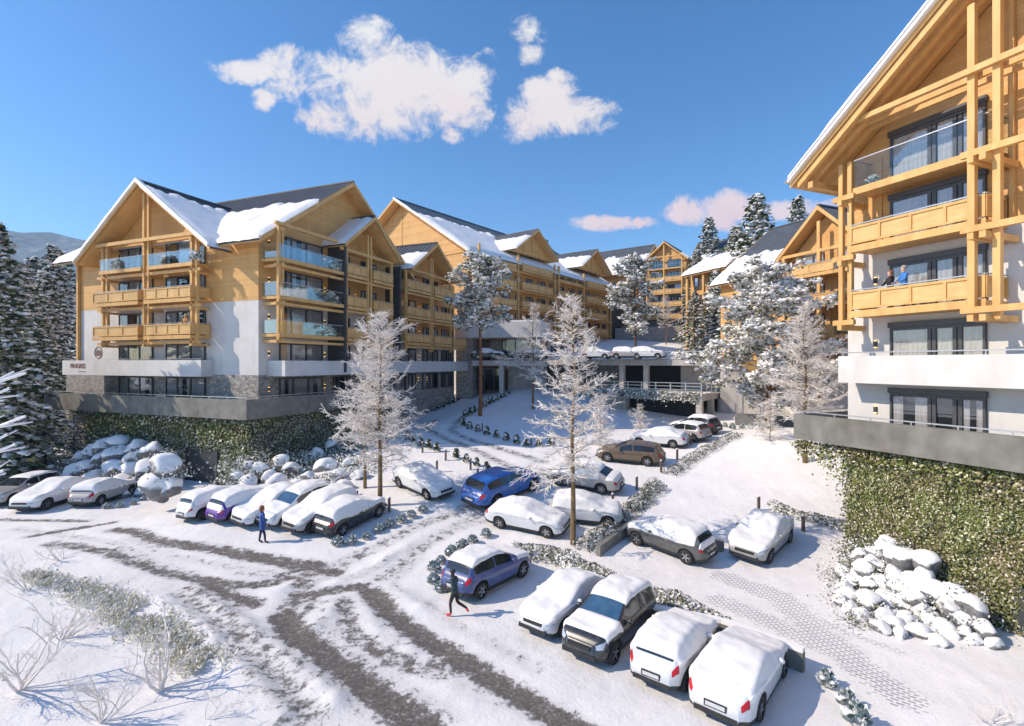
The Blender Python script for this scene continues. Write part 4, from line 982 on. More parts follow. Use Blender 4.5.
def larch(name, label, h, crown0, r, seed, n_br=90, tr=.17, twig=1.0, widest=.18, thick=1.0, up=.10):
    """bare larch whose every twig is white with frost"""
    rn = random.Random(seed); t = empty(name, (0, 0, 0)); tag(t, label, 'tree')
    m = MB(); wob = [Vector((.10 * math.sin(i * .9 + seed), .10 * math.cos(i * 1.1 + seed), 0)) for i in range(13)]
    pts = [Vector((0, 0, h * i / 12 - (.4 if i == 0 else 0))) + wob[i] * (i / 12) for i in range(13)]
    m.path(pts, [lerp(tr, .015, (i / 12) ** .8) for i in range(13)], 8)
    c = MB(); lob = [(rn.uniform(0, 6.28), rn.uniform(.05, .95), rn.uniform(.25, .5)) for _ in range(7)]
    for i in range(n_br):
        f = crown0 + (1 - crown0) * ((i + rn.uniform(0, 1)) / n_br) ** 1.02; u = (f - crown0) / (1 - crown0)
        env = r * (.55 + .45 * math.sin(min(1, u / widest) * 1.5708) if u < widest else math.sqrt(max(.0, 1 - ((u - widest) / (1.03 - widest)) ** 1.7)) * .97 + .03)
        a = i * 2.399 + rn.uniform(-.9, .9)
        env *= .78 + sum(q * max(0, math.cos(a - la)) * math.exp(-((u - lu) / .16) ** 2) for la, lu, q in lob)
        l = max(.3, (1 - .45 * u) * env * rn.choice((rn.uniform(.4, .8), rn.uniform(.8, 1.15)))); k = min(11, int(f * 12)); b0 = pts[k].lerp(pts[k + 1], f * 12 - k)
        d = Vector((math.cos(a), math.sin(a), up + .75 * u * u + rn.uniform(-.30, .40))).normalized()
        n = 6; br = [b0]; sag = rn.uniform(-.05, .07)
        for q in range(1, n + 1):
            d = (d + Vector((rn.gauss(0, .20), rn.gauss(0, .20), rn.gauss(sag, .13)))).normalized(); br.append(br[-1] + d * (l / n))
        rr = .034 * thick * (.5 + .5 * l / r); m.path(br[:4], [lerp(rr, .012 * thick, q / n) * .95 for q in range(4)], 4); c.path([p + Vector((0, 0, rr * .45)) for p in br[:4]] + br[4:], [lerp(rr, .012 * thick, q / n) * .85 for q in range(n + 1)], 4)
        ns = max(5, int(l * 9.0 * twig))
        for _ in range(ns):
            u2 = rn.uniform(.12, 1); kk = min(n - 1, int(u2 * n)); p = br[kk].lerp(br[kk + 1], u2 * n - kk)
            bd = (br[kk + 1] - br[kk]).normalized(); sd = bd.cross(Vector((0, 0, 1))).normalized() * rn.choice((-1, 1))
            td = (bd * rn.uniform(.3, 1) + sd * rn.uniform(.3, 1.1) + Vector((0, 0, rn.uniform(-.45, .55)))).normalized(); tl = rn.uniform(.25, .85) * (.55 + .5 * l / r)
            e1 = p + td * tl * .55; e2 = e1 + (td + Vector((rn.gauss(0, .25), rn.gauss(0, .25), rn.gauss(.0, .2)))).normalized() * tl * .5
            c.path([p, e1, e2], [.017 * thick, .015 * thick, .008 * thick], 3)
            for _ in range(4):
                q0 = p.lerp(e1, rn.random()) if rn.random() < .5 else e1.lerp(e2, rn.random())
                q1 = q0 + (td + Vector((rn.gauss(0, .7), rn.gauss(0, .7), rn.gauss(-.05, .45)))).normalized() * rn.uniform(.1, .32)
                c.tube(q0, q1, .013 * thick, .008 * thick, 3)
    m.build('trunk', M['trunk'], t); c.build('branches', M['frost'], t)
    return t
def at_spot(o, px, py, dz=0, rot=None, sc=None):
    p = spot(px, py); o.location = (p.x, p.y, p.z + dz)
    if rot is not None: o.rotation_euler[2] = rot
    if sc is not None: o.scale = (sc,) * 3
    return o
def at_far(o, px, Y, top_py=None, h=None, rot=0.0):
    """stand a tree at depth Y on the terrain; scale so its top reaches the wanted height"""
    x = (px - 512) / FPX * Y; z = base_z(x, Y); o.location = (x, Y, z); o.rotation_euler[2] = rot
    if top_py is not None:
        top = CAM_H - (top_py - 363) / FPX * Y; s = (top - z) / h; o.scale = (s,) * 3
    return o

# left forest: three prototypes, then copies
sp = [conifer('spruce_tree', '', 14, 3.6, 101, .75), conifer('spruce_tree', '', 14, 3.0, 102, .6), conifer('spruce_tree', '', 14, 3.9, 103, 1.0)]
sp[2].children[1].data.materials[0] = M['frost_needles']
forest = [  # px, Y, top_py, prototype, label
    (-6, 41, 222, 2, 'tall heavily snowed spruce cut by the left edge of the view'), (22, 54, 268, 0, 'snowy spruce second in from the left edge'),
    (44, 60, 272, 1, 'dark spruce with a bare pointed tip between the edge and the left block'), (54, 66, 246, 1, 'spruce whose dark tip just shows left of the roof eave of the left block'),
    (33, 74, 257, 1, 'thin dark spruce tip standing up in the middle of the left forest'), (65, 84, 252, 1, 'slim spruce tip farthest back by the left eave'),
    (8, 62, 262, 2, 'snowy spruce behind the tall one at the left edge'), (44, 55, 318, 2, 'broad low spruce before the end wall of the left block'),
    (16, 47, 345, 0, 'mid-height spruce in shade above the left lane'), (74, 46.5, 398, 1, 'low spruce squeezed under the terrace corner of the left block'),
    (4, 44, 330, 1, 'shaded spruce low by the left edge'), (46, 45, 404, 0, 'small dark spruce at the head of the boulder bank')]
used = set()
for px, Y, ty, k, lab in forest:
    o = sp[k] if k not in used else dup(sp[k], (0, 0, 0)); used.add(k)
    o['label'] = lab; o['group'] = 'spruces left of the left block'; at_far(o, px, Y, ty, 14, rnd.uniform(0, 6))
back = [(757, 76, 194, 0, 1.0, 'tallest dark green spruce on the skyline beside the long grey roof'), (709, 112, 217, 1, 1.0, 'slim snowy spruce on the skyline left of the tallest'), (798, 96, 197, 1, 1, 'lone small spruce tip peeping over the ridge of the right-hand chalet'),
        (737, 84, 226, 2, 1, 'snow-white spruce leaning against the left side of the tallest one'), (697, 100, 250, 2, 1, 'snow-laden spruce before the small chalet'), (715, 78, 271, 0, .85, 'dark green spruce in front of the small chalet, standing above the parking deck'),
        (695, 84, 292, 2, .8, 'low white spruce at the left foot of the dark green one'), (731, 74, 280, 2, .9, 'snowy spruce between the dark green one and the broad pine')]
for px, Y, ty, k, s_, lab in back:
    o = dup(sp[k], (0, 0, 0)); o['label'] = lab; o['group'] = 'spruces on the slope behind the deck'; at_far(o, px, Y, ty, 14, rnd.uniform(0, 6))

at_spot(pine('pine_tree', 'tall pine with a bare reddish trunk and high snowy crown beside the drive', 17.2, .56, 4.3, 201, .8, n_br=50, tr=.24), 480, 416)
o = pine('pine_tree', 'pine with a dark bare trunk and high snowy crown on the upper deck edge', 15.5, .42, 3.3, 202, .8, n_br=44, tr=.2, bark='dark_bark'); at_far(o, 635, 75, 258, 15.5)
o = pine('pine_tree', 'broad snow-laden pine with low boughs before the right-hand chalet', 14, .14, 6.9, 203, 1.0, mat='frost_needles', n_br=92, tr=.26); at_far(o, 768, 47, 272, 14)
o = larch('larch_tree', 'frosted larch standing at the head of the left car row, dense white crown', 11.6, .22, 3.5, 301, n_br=125, widest=.2); at_spot(o, 380, 506)
o = larch('larch_tree', 'frosted larch with a yellow trunk in the hedge between the car rows', 12.6, .25, 3.4, 302, n_br=84, widest=.22, tr=.16, thick=1.05, up=.16); at_spot(o, 573, 544)
o = larch('larch_tree', 'slim frosted larch behind the one at the head of the left car row', 9.5, .3, 2.4, 303, n_br=60, tr=.13); at_spot(o, 365, 488)
o = larch('larch_tree', 'frosted larch on the snow mound behind the jutting grey terrace', 10.8, .27, 3.5, 304, n_br=110, widest=.25, tr=.18); at_spot(o, 805, 462)
o = larch('larch_tree', 'small frosted larch in front of the white entrance canopy', 10.5, .25, 2.7, 305, n_br=60, tr=.14); at_far(o, 533, 60, 305, 10.5)
o = larch('larch_tree', 'thin frosted larch on the upper slope before the farthest chalet', 12, .35, 3.4, 306, n_br=54, tr=.16); at_far(o, 666, 100, 296, 12)
for px, py, s_, lab, sd in ((600, 446, .8, 'frosted leafless shrub drooping over the snow bank beside the parked estate car', 311), (560, 424, .55, 'low frosted shrub on the snow island behind the yellow-trunked larch', 312),
                        (770, 441, .6, 'frosted shrub at the foot of the broad pine by the shaded wall', 313), (640, 432, .5, 'frosted shrub hanging beside the lower deck column', 314)):
    o = larch('frosted_shrub', lab, 5.2, .05, 2.8, sd, n_br=50, tr=.06, widest=.1); o['category'] = 'shrub'; at_spot(o, px, py, sc=s_)

# ------------------------------------------------------------------ small plants, hedges, rocks
def ball_shrub(seed, r=.34, tall=1.0):
    rn = random.Random(seed); t = empty('dwarf_conifer', (0, 0, 0)); c = MB()
    for _ in range(190):
        d = Vector((rn.gauss(0, 1), rn.gauss(0, 1), abs(rn.gauss(0, 1)) * tall)).normalized(); p = Vector((d.x * r * .7, d.y * r * .7, .05 + d.z * r * .9 * tall)) * rn.uniform(.5, 1.05)
        needle(c, p, d + Vector((0, 0, .4)), .2, rn)
    c.build('foliage', M['shrub_blue'], t); s = MB()
    for _ in range(7): s.blob((rn.gauss(0, r * .35), rn.gauss(0, r * .35), r * tall * rn.uniform(.6, .95)), (.11, .1, .06), rn=rn, k=5, rings=2)
    s.build('snow_cover', M['snow'], t, smooth=True)['kind'] = 'stuff'; return t
bs = [ball_shrub(401, .30), ball_shrub(402, .28, 1.5), ball_shrub(403, .22, 2.4)]
bs[2].children[0].data.materials[0] = M['needles']
z3 = lambda p: crop(380, 380, 4.655, p)
rows = [
    ('upright dwarf conifer on the outer edge of the upper drive below the left block', 'dwarf conifers along the outer edge of the upper drive', 2, 1.0, z3([(248, 146), (272, 137), (297, 128), (320, 115), (341, 107), (362, 98), (382, 86), (403, 76), (423, 67), (445, 57)])),
    ('upright dwarf conifer on the inner edge of the upper drive beside the tall pine', 'dwarf conifers along the inner edge of the upper drive', 2, 1.0, z3([(600, 66), (580, 80), (563, 86), (545, 97), (525, 106), (505, 116), (487, 128), (440, 150), (420, 163), (397, 172), (380, 198), (390, 216)])),
    ('upright dwarf conifer on the near edge of the bend of the drive', 'dwarf conifers along the near edge of the bend', 2, 1.0, z3([(130, 280), (157, 292), (190, 308), (228, 320), (265, 334), (355, 366), (402, 384), (450, 402), (495, 420), (503, 446)])),
    ('upright dwarf conifer along the snow island facing the bend of the drive', 'dwarf conifers along the snow island', 2, 1.0, z3([(418, 230), (455, 243), (497, 257), (542, 270), (588, 284), (636, 298), (683, 310), (740, 310), (797, 308)])),
    ('round dwarf conifer at the head of the left car row', 'dwarf conifers by the left car row', 0, 1.0, z3([(200, 614), (147, 640), (100, 662), (45, 684), (5, 700)]) + crop(160, 420, 4.267, [(758, 534), (817, 528), (880, 506), (930, 480), (982, 457)])),
    ('round dwarf conifer round the tail of the slate blue hatchback', 'dwarf conifers round the slate blue hatchback', 0, 1.0, crop(410, 500, 5.115, [(390, 186), (320, 220), (268, 248), (212, 282), (160, 322), (122, 364), (122, 425), (155, 466)])),
    ('frosty dwarf conifer beside the snowy lane at the bottom right', 'dwarf conifers at the bottom right', 1, 1.05, crop(800, 560, 4.375, [(118, 550), (205, 640), (250, 725)])),
    ('small dwarf conifer beside the boulders and the left parked cars', 'dwarf conifers by the left parked cars', 0, .8, crop(0, 420, 5.115, [(545, 452), (610, 446), (680, 432), (735, 412)])),
    ('frosted dwarf conifer along the foot of the shaded deck wall', 'dwarf conifers along the deck wall', 1, 1.2, crop(640, 320, 4.655, [(395, 500), (430, 510), (475, 508), (515, 508), (560, 510), (602, 508)])),
]
first = {0: True, 1: True, 2: True}
for lab, grp, k, s_, pts in rows:
    for (px, py) in pts:
        o = bs[k] if first[k] else dup(bs[k], (0, 0, 0)); first[k] = False
        tag(o, lab, 'dwarf conifer', grp); at_spot(o, px, py, rot=rnd.uniform(0, 6), sc=s_ * rnd.uniform(.85, 1.2) * (1.1 if k == 2 else .9))

def hedge(label, pts, width, hgt, seed, dens=170, size=.17, wall=None):
    rn = random.Random(seed); P3 = [spot(*q) for q in pts]; base = P3[0].copy(); t = empty('hedge', base); tag(t, label, 'hedge')
    mb = MB(); st = MB()
    for a, b in zip(P3, P3[1:]):
        L = (b - a).length; d = (b - a).normalized(); sd = Vector((-d.y, d.x, 0)).normalized(); n = int(L * dens)
        for _ in range(n):
            u = rn.random(); w = rn.uniform(-.5, .5); hh = hgt * (.75 + .5 * nz(u * L * .8 + a.x, a.y * .5, seed)) * (1 - 1.6 * w * w)
            p = a.lerp(b, u) + sd * (w * width); z = hh * rn.random() ** .45
            p = Vector((p.x, p.y, base_z(p.x, p.y) + z + .02)); leaf_quad(mb, p - base, Vector((d.x * .2 + sd.x * w * 3, sd.y * w * 3, .8)), size, rn)
        for _ in range(int(L * 6)):
            u = rn.random(); p = a.lerp(b, u) + sd * rn.uniform(-.3, .3) * width; p.z = base_z(p.x, p.y)
            st.tube(p - base, p - base + Vector((rn.gauss(0, .1), rn.gauss(0, .1), hgt * .8)), .012, .006, 3)
    mb.build('foliage', M['hedge'], t); st.build('stems', M['trunk'], t)
    return t
hedge('long frosted hedge behind the row of near snowed-in cars', [(512, 556), (560, 560), (610, 588), (668, 606), (722, 634)], 1.15, .75, 1, 330, .15)
hedge('frosted hedge bed running from the yellow-trunked larch towards the snow mound', [(580, 552), (610, 530), (636, 506), (660, 488)], 1.2, .55, 2, 240, .15)
hedge('thin frosted hedge before the snow mound, beside the parked estate car', [(668, 476), (690, 462), (716, 446), (738, 436)], 1.3, .5, 3, 150, .16)
hedge('low frosted hedge between the snow mound and the two parked cars on the right', [(770, 508), (808, 520), (848, 530)], 1.1, .5, 4, 240, .14)
hedge('low frosted hedge spilling over the snow bank under the left frosted larch', [(318, 470), (345, 462), (382, 470)], 2.2, .9, 5, 90, .2)
hedge('short frosted hedge at the foot of the garage ramp, below the estate car', [(652, 500), (632, 512), (655, 482)], .9, .45, 6, 160, .15)

def rock(seed, r):
    rn = random.Random(seed); bm = __import__('bmesh').new(); __import__('bmesh').ops.create_icosphere(bm, subdivisions=3, radius=1)
    ax = (rn.uniform(.85, 1.15), rn.uniform(.8, 1.1), rn.uniform(.72, 1.0)); pl = [(Vector((rn.gauss(0, 1), rn.gauss(0, 1), rn.gauss(0, .7))).normalized(), rn.uniform(.6, .85)) for _ in range(9)]
    for v in bm.verts:
        p = v.co.normalized()
        for nrm, d in pl:
            e = p.dot(nrm)
            if e > d: p = p - nrm * (e - d) * .9
        p = p * (1 + .10 * noise.noise(p * 1.8 + Vector((seed, 0, 0)))) + p * .03 * noise.noise(p * 6 + Vector((seed, 3, 0)))
        v.co = Vector((p.x * ax[0], p.y * ax[1], p.z * ax[2])) * r
    me = bpy.data.meshes.new('boulder'); bm.to_mesh(me); bm.free(); me.materials.append(M['rock'])
    me.polygons.foreach_set('use_smooth', [True] * len(me.polygons))
    o = bpy.data.objects.new('boulder', me); COL.objects.link(o); return o
rk = [rock(500 + i, 1.0) for i in range(6)]; rused = set()
def put_rock(p, s, lab, grp, i):
    k = i % 6
    if k in rused: o = rk[k].copy(); COL.objects.link(o)
    else: o = rk[k]; rused.add(k)
    rr = random.Random(i); o.location = p; o.rotation_euler = (rr.uniform(-.25, .25), rr.uniform(-.25, .25), rr.uniform(0, 6.28)); o.scale = (s * rr.uniform(.85, 1.15), s * rr.uniform(.85, 1.15), s * rr.uniform(.85, 1.15))
    tag(o, lab, 'boulder', grp)
def erock(px, py, s, dy=0.0):   # boulders of the bank before the right ivy wall: height follows the bank
    x = (px - 512) / FPX; best = None
    for i in range(160):
        Y = 14 + i * .1; q = Vector((x * Y, Y, CAM_H - (py - 363) / FPX * Y)); r = q - E_O; c, sn = math.cos(E_ROT), math.sin(E_ROT); lx = r.x * c + r.y * sn
        hz = base_z(q.x, q.y) + max(0, lx + 3.5) * 1.25
        if q.z <= hz: best = q; break
    return best
big = [(905, 560, .72), (936, 592, .85), (953, 596, .7), (888, 598, .58), (905, 603, .52), (915, 592, .55), (868, 604, .62), (850, 598, .6), (886, 616, .5), (908, 622, .55), (926, 615, .5), (942, 628, .5), (962, 620, .42), (985, 628, .45), (975, 640, .36), (993, 642, .34),
       (852, 582, .42), (842, 570, .4), (870, 585, .45), (875, 562, .45), (895, 575, .5), (860, 556, .5), (878, 552, .5), (922, 575, .55), (970, 606, .5), (938, 642, .4), (900, 634, .38), (862, 615, .4), (846, 590, .5), (858, 575, .48), (866, 568, .5), (884, 582, .5), (897, 588, .5), (912, 582, .55), (898, 556, .55), (886, 545, .5), (928, 562, .5), (842, 602, .42), (852, 608, .4), (872, 600, .45), (880, 628, .42), (896, 626, .45), (918, 632, .42), (930, 622, .42), (950, 634, .4), (966, 632, .4), (950, 606, .5)]
for i, (px, py, s_) in enumerate(big):
    p = erock(px, py, s_)
    if p is not None: put_rock(p + Vector((-.14, -.16, .03)), min(s_, .62) * 1.0, 'largest snow-capped boulder at the top of the heap below the right ivy wall' if i == 1 else 'snow-capped boulder in the heap below the right ivy wall', None if i == 1 else 'boulders below the right ivy wall', i)
def arock(px, py, ymax=41.5):
    """boulder bank leaning on the left ivy wall"""
    x = (px - 512) / FPX
    for i in range(400):
        Y = 33 + i * .05; q = Vector((x * Y, Y, CAM_H - (py - 363) / FPX * Y)); lx, ly = a_local(q.x, q.y)
        wall = min(-2.5 - ly if lx < 2 else 1e9, 9)
        hz = base_z(q.x, q.y) + max(0, 4.2 - wall) * .85 if lx < 1.5 else base_z(q.x, q.y) + max(0, 5.0 - (lx - 1.2)) * .62
        if q.z <= hz: return q
    return spot(px, py)
lb = [(152, 470, 1.0), (168, 466, .8), (160, 486, .75), (175, 486, .6), (146, 492, .5), (135, 470, .8), (122, 456, .8), (108, 460, .7), (118, 470, .8), (92, 468, .9), (80, 474, .8), (100, 478, .7), (128, 484, .8), (140, 460, .7), (152, 455, .7), (110, 486, .55), (70, 482, .7), (98, 452, .8), (112, 448, .8), (140, 448, .7), (122, 444, .7), (158, 452, .8), (88, 488, .6), (166, 496, .4), (128, 496, .4), (86, 458, .6),
      (252, 484, .55), (262, 470, .6), (272, 478, .55), (280, 484, .7), (268, 490, .5), (246, 490, .45), (294, 470, .55), (300, 486, .5), (252, 468, .5), (284, 462, .6), (310, 478, .5), (240, 478, .45),
      (328, 468, .7), (340, 476, .6), (352, 464, .55), (346, 486, .55), (320, 488, .5), (318, 455, .6), (334, 446, .5), (362, 476, .5)]
for i, (px, py, s_) in enumerate(lb):
    g1 = i < 26; wh = 'bank left of the dark gate' if i < 26 else ('heap right of the dark gate' if i < 38 else 'slope under the frosted larch')
    put_rock(arock(px, py) + Vector((0, -.40, .05)), min(s_, .8) * 1.3, 'largest round boulder, bluish snow cap, beside the dark gate' if i == 0 else 'snow-capped boulder in the ' + wh, None if i == 0 else 'boulders in the ' + wh, 40 + i)
def tufts(label, places, seed, n=260, size=.17, rr=.55, fn=arock):
    rn = random.Random(seed); p0 = fn(*places[0]); t = empty('frosted_undergrowth', p0); tag(t, label, 'undergrowth'); mb = MB()
    for (px, py) in places:
        c = fn(px, py)
        if c is None: continue
        for _ in range(n):
            d = Vector((rn.gauss(0, rr), rn.gauss(0, rr), abs(rn.gauss(0, rr * .55)))); leaf_quad(mb, c + d - p0, Vector((d.x, d.y, .6)), size, rn)
    mb.build('foliage', M['hedge'], t); t['kind'] = 'stuff'; return t
tufts('frosted undergrowth between the boulders left of the dark gate', [(100, 452), (85, 462), (118, 450), (70, 470), (135, 452), (148, 478), (105, 472), (125, 476), (60, 478), (175, 476), (92, 482), (168, 455)], 601, 300, .17, .65)
tufts('frosted undergrowth right of the dark gate, draped over the boulders', [(232, 468), (238, 480), (246, 472), (258, 460), (275, 468), (290, 478), (300, 462), (312, 470), (322, 460), (335, 458), (350, 472), (330, 480), (310, 458), (344, 450), (228, 486)], 602, 230, .18, .65)
tufts('frosted green undergrowth between the boulders below the right ivy wall', [(850, 572), (845, 590), (862, 566), (880, 572), (872, 594), (895, 588), (858, 608), (878, 610), (915, 606), (900, 545), (925, 600), (950, 612), (968, 596), (935, 616), (882, 548), (862, 545), (848, 560), (890, 562), (920, 630), (958, 632), (975, 618), (838, 578), (842, 605), (846, 550), (855, 622)], 603, 260, .10, .36, lambda a, b: erock(a, b, 1))

def grass_strip():
    rn = random.Random(8); c = [spot(*q) for q in crop(0, 530, 3.704, [(110, 165), (200, 200), (300, 225), (400, 270), (480, 310), (560, 350), (640, 400), (700, 450), (760, 500), (800, 540)])]
    wd = [.4, .6, .8, .95, 1.0, 1.1, 1.0, 1.0, .8, .45]; mb = MB()
    for i in range(len(c) - 1):
        a, b = c[i], c[i + 1]; L = (b - a).length; d = (b - a).normalized(); sd = Vector((-d.y, d.x, 0))
        for _ in range(int(L * 850)):
            u = rn.random(); w = rn.gauss(0, .42) * lerp(wd[i], wd[i + 1], u); p = a.lerp(b, u) + sd * w
            if nz(p.x * 1.1, p.y * 1.1, 4) < -.22: continue
            p.z = base_z(p.x, p.y) + .02; hgt = rn.uniform(.05, .22); l = Vector((rn.gauss(0, .10), rn.gauss(0, .10), hgt)); s = Vector((rn.gauss(0, 1), rn.gauss(0, 1), 0)).normalized() * .016
            mb.face([tuple(p - s), tuple(p + s), tuple(p + l * .6 + s * 1.2), tuple(p + l)], 0)
            mb.face([tuple(p + l * .55 - s * 2), tuple(p + l * .55 + s * 2 + Vector((0, 0, .04))), tuple(p + l * 1.05)], 0)
    o = mb.build('frosted_grass', M['grass']); tag(o, 'strip of frosted olive grass and heath at the edge of the lot, bottom left', 'grass', kind='stuff')
grass_strip()

def bare_shrub(label, px, py, hgt, seed, spread=1.0, n=7, thick=1.0, dirv=(0, 0, 1), loc=None):
    """white-crusted bare branches forking from one root"""
    rn = random.Random(seed); p = spot(px, py) if loc is None else Vector(loc); t = empty('bare_shrub', p); tag(t, label, 'shrub'); mb = MB()
    def grow(a, d, l, r, lev):
        k = 4; pts = [a]
        for _ in range(k):
            d = (d + Vector((rn.gauss(0, .16), rn.gauss(0, .16), rn.gauss(.02, .12)))).normalized(); pts.append(pts[-1] + d * l / k)
        mb.path(pts, [lerp(r, r * .55, i / k) for i in range(k + 1)], 5 if lev == 0 else 4)
        if lev < 3:
            for _ in range(rn.randint(2, 4) + (lev == 2)):
                i = rn.randint(1, k); nd = (d + Vector((rn.gauss(0, .6), rn.gauss(0, .6), rn.gauss(.1, .35)))).normalized(); grow(pts[i], nd, l * rn.uniform(.4, .7), r * .55, lev + 1)
    for i in range(n):
        a = rn.uniform(0, 6.28); d = (Vector(dirv) + Vector((math.cos(a), math.sin(a), 0)) * spread * rn.uniform(.3, 1)).normalized(); grow(Vector((0, 0, -.1)), d, hgt * rn.uniform(.6, 1), .028 * thick * hgt, 0)
    mb.build('branches', M['frost'], t, smooth=True); return t
bare_shrub('white bare forked shrub standing in the frosted grass strip', 160, 690, 1.5, 701, .55, 4, 1.35)
bare_shrub('white bare shrub with thin reddish twigs in the bottom left corner', 20, 690, 1.9, 702, 1.1, 6, .7)
bare_shrub('spreading white bare shrub left of the grass strip', 60, 640, 1.5, 703, 1.3, 6, .6)
bare_shrub('low white bare shrub at the bottom edge below the forked one', 100, 722, 1.4, 704, 1.2, 6, .8)
bare_shrub('thin white bare shrub on the snow bank near the left edge', 28, 590, 1.4, 705, 1.3, 6, .6)
bare_shrub('white bare shrub among the car tracks at far left', 62, 560, 1.1, 706, 1.2, 5, .7)
bare_shrub('low white bare twigs in the bottom right corner', 990, 722, .9, 707, 1.3, 4, .7)
bare_shrub('pale bare twigs at the bottom edge under the forked shrub', 205, 724, .8, 708, 1.3, 4, .7)

# near tree just outside the left edge whose snowy boughs reach in
def side_tree():
    rn = random.Random(77); Y = 9.0; x0 = -11.6; t = empty('snowy_tree', (x0, Y, base_z(x0, Y))); tag(t, 'near tree at the left edge whose thick snow-crusted bare boughs reach into view', 'tree')
    zb = base_z(x0, Y); m = MB(); m.path([(0, 0, -.4), (.05, 0, 5), (0, .1, 10.5)], [.22, .15, .05], 8); m.build('trunk', M['trunk'], t); c = MB()
    for (px, py, z_off) in ((26, 373, 0), (10, 388, 0), (26, 416, .0), (8, 434, 0), (16, 444, 0), (4, 470, 0), (-20, 355, 0), (-30, 400, 0), (-30, 460, 0)):
        e = Vector(((px - 512) / FPX * Y - x0, 0, CAM_H - (py - 363) / FPX * Y - zb)); a = Vector((0, 0, e.z - .55)); pts = [a.lerp(e, i / 6) + Vector((0, rn.gauss(0, .05), rn.gauss(0, .03) + .10 * math.sin(i))) for i in range(6)] + [e]
        c.path(pts, [lerp(.065, .022, i / 6) for i in range(7)], 6)
        for i in (2, 3, 4, 5):
            p = pts[i]; q = p + Vector((rn.uniform(.15, .35), rn.gauss(0, .25), rn.uniform(-.05, .22))); c.path([p, q], [.03, .014], 5)
            c.path([p, p + Vector((rn.uniform(.1, .2), rn.uniform(.2, .6), rn.uniform(.0, .3)))], [.03, .012], 4)
    c.build('boughs', M['snow'], t, smooth=True)
side_tree()
def bollards():
    t = empty('bollard', (0, 0, 0)); m = MB(); m.box(-.07, .07, -.07, .07, -.1, .82); m.build('post', nmat('bollard_brown', (.12, .085, .06), (.2, .15, .11), 5, .7), t); m = MB(); m.blob((0, 0, .85), (.10, .10, .06)); m.build('snow_cap', M['snow'], t, smooth=True)
    z4 = lambda p: crop(560, 400, 3.413, p)
    sets = [('short brown bollard lamp with a snow cap beside the left car row', crop(160, 420, 4.267, [(840, 362), (978, 392)])), ('short brown bollard lamp with a snow cap on the near edge of the drive', z3([(198, 338), (306, 375), (422, 418), (455, 470), (265, 430)])),
            ('short brown bollard lamp with a snow cap on the snow island', z3([(476, 238), (703, 305)])), ('short brown bollard lamp with a snow cap along the hedge bed by the mound', z4([(262, 305), (180, 368), (92, 418), (400, 205), (345, 247), (447, 152)])),
            ('short brown bollard lamp with a snow cap between the two right parked cars', z4([(678, 378), ])), ('short brown bollard lamp with a snow cap right of the white grilled car', z4([(830, 447)]))]
    f = True
    for lab, pts in sets:
        for px, py in pts:
            o = t if f else dup(t, (0, 0, 0)); f = False; tag(o, lab, 'bollard', None if len(pts) == 1 else 'bollards ' + lab.split('cap ')[1]); at_spot(o, px, py)
bollards()
def kerb_wall():
    pts = [spot(722, 640), spot(804, 672)]; e = spot(779, 728); t = empty('retaining_wall', pts[0]); tag(t, 'low concrete retaining wall with a snow coping behind the nearest cars', 'wall')
    a, b = Vector((0, 0, 0)), pts[1] - pts[0]; c = e - pts[0]; m = MB(); s = MB()
    for p, q in ((a, b), (a + Vector((-3.2, 1.5, 0)), a)):
        d = (q - p).normalized(); n = Vector((-d.y, d.x, 0)) * .11
        for mb, z0, z1, g in ((m, -.3, .62, 1), (s, .621, .74, 1.15)): mb.hexa([p - n * g + Vector((0, 0, z0)), q - n * g + Vector((0, 0, z0)), q + n * g + Vector((0, 0, z0)), p + n * g + Vector((0, 0, z0)), p - n * g + Vector((0, 0, z1)), q - n * g + Vector((0, 0, z1)), q + n * g + Vector((0, 0, z1)), p + n * g + Vector((0, 0, z1))])
    m.build('wall', M['concrete'], t); s.build('snow_coping', M['roof_snow'], t)
    w = empty('retaining_wall', spot(600, 560)); tag(w, 'short concrete bed wall edging the hedge beside the grey snowed SUV', 'wall'); m = MB(); o = spot(600, 560)
    for p, q in ((spot(598, 556), spot(640, 524)),):
        p = p - o; q = q - o; d = (q - p).normalized(); n = Vector((-d.y, d.x, 0)) * .12
        m.hexa([p - n + Vector((0, 0, -.3)), q - n + Vector((0, 0, -.3)), q + n + Vector((0, 0, -.3)), p + n + Vector((0, 0, -.3)), p - n + Vector((0, 0, .5)), q - n + Vector((0, 0, .5)), q + n + Vector((0, 0, .5)), p + n + Vector((0, 0, .5))])
    m.build('wall', M['concrete'], w)
    w = empty('concrete_block', spot(716, 551)); tag(w, 'small grey concrete block on the snow between the two right parked cars', 'block'); m = MB(); m.box(-.35, .35, -.14, .14, -.1, .55); m.build('block', M['concrete'], w)
kerb_wall()

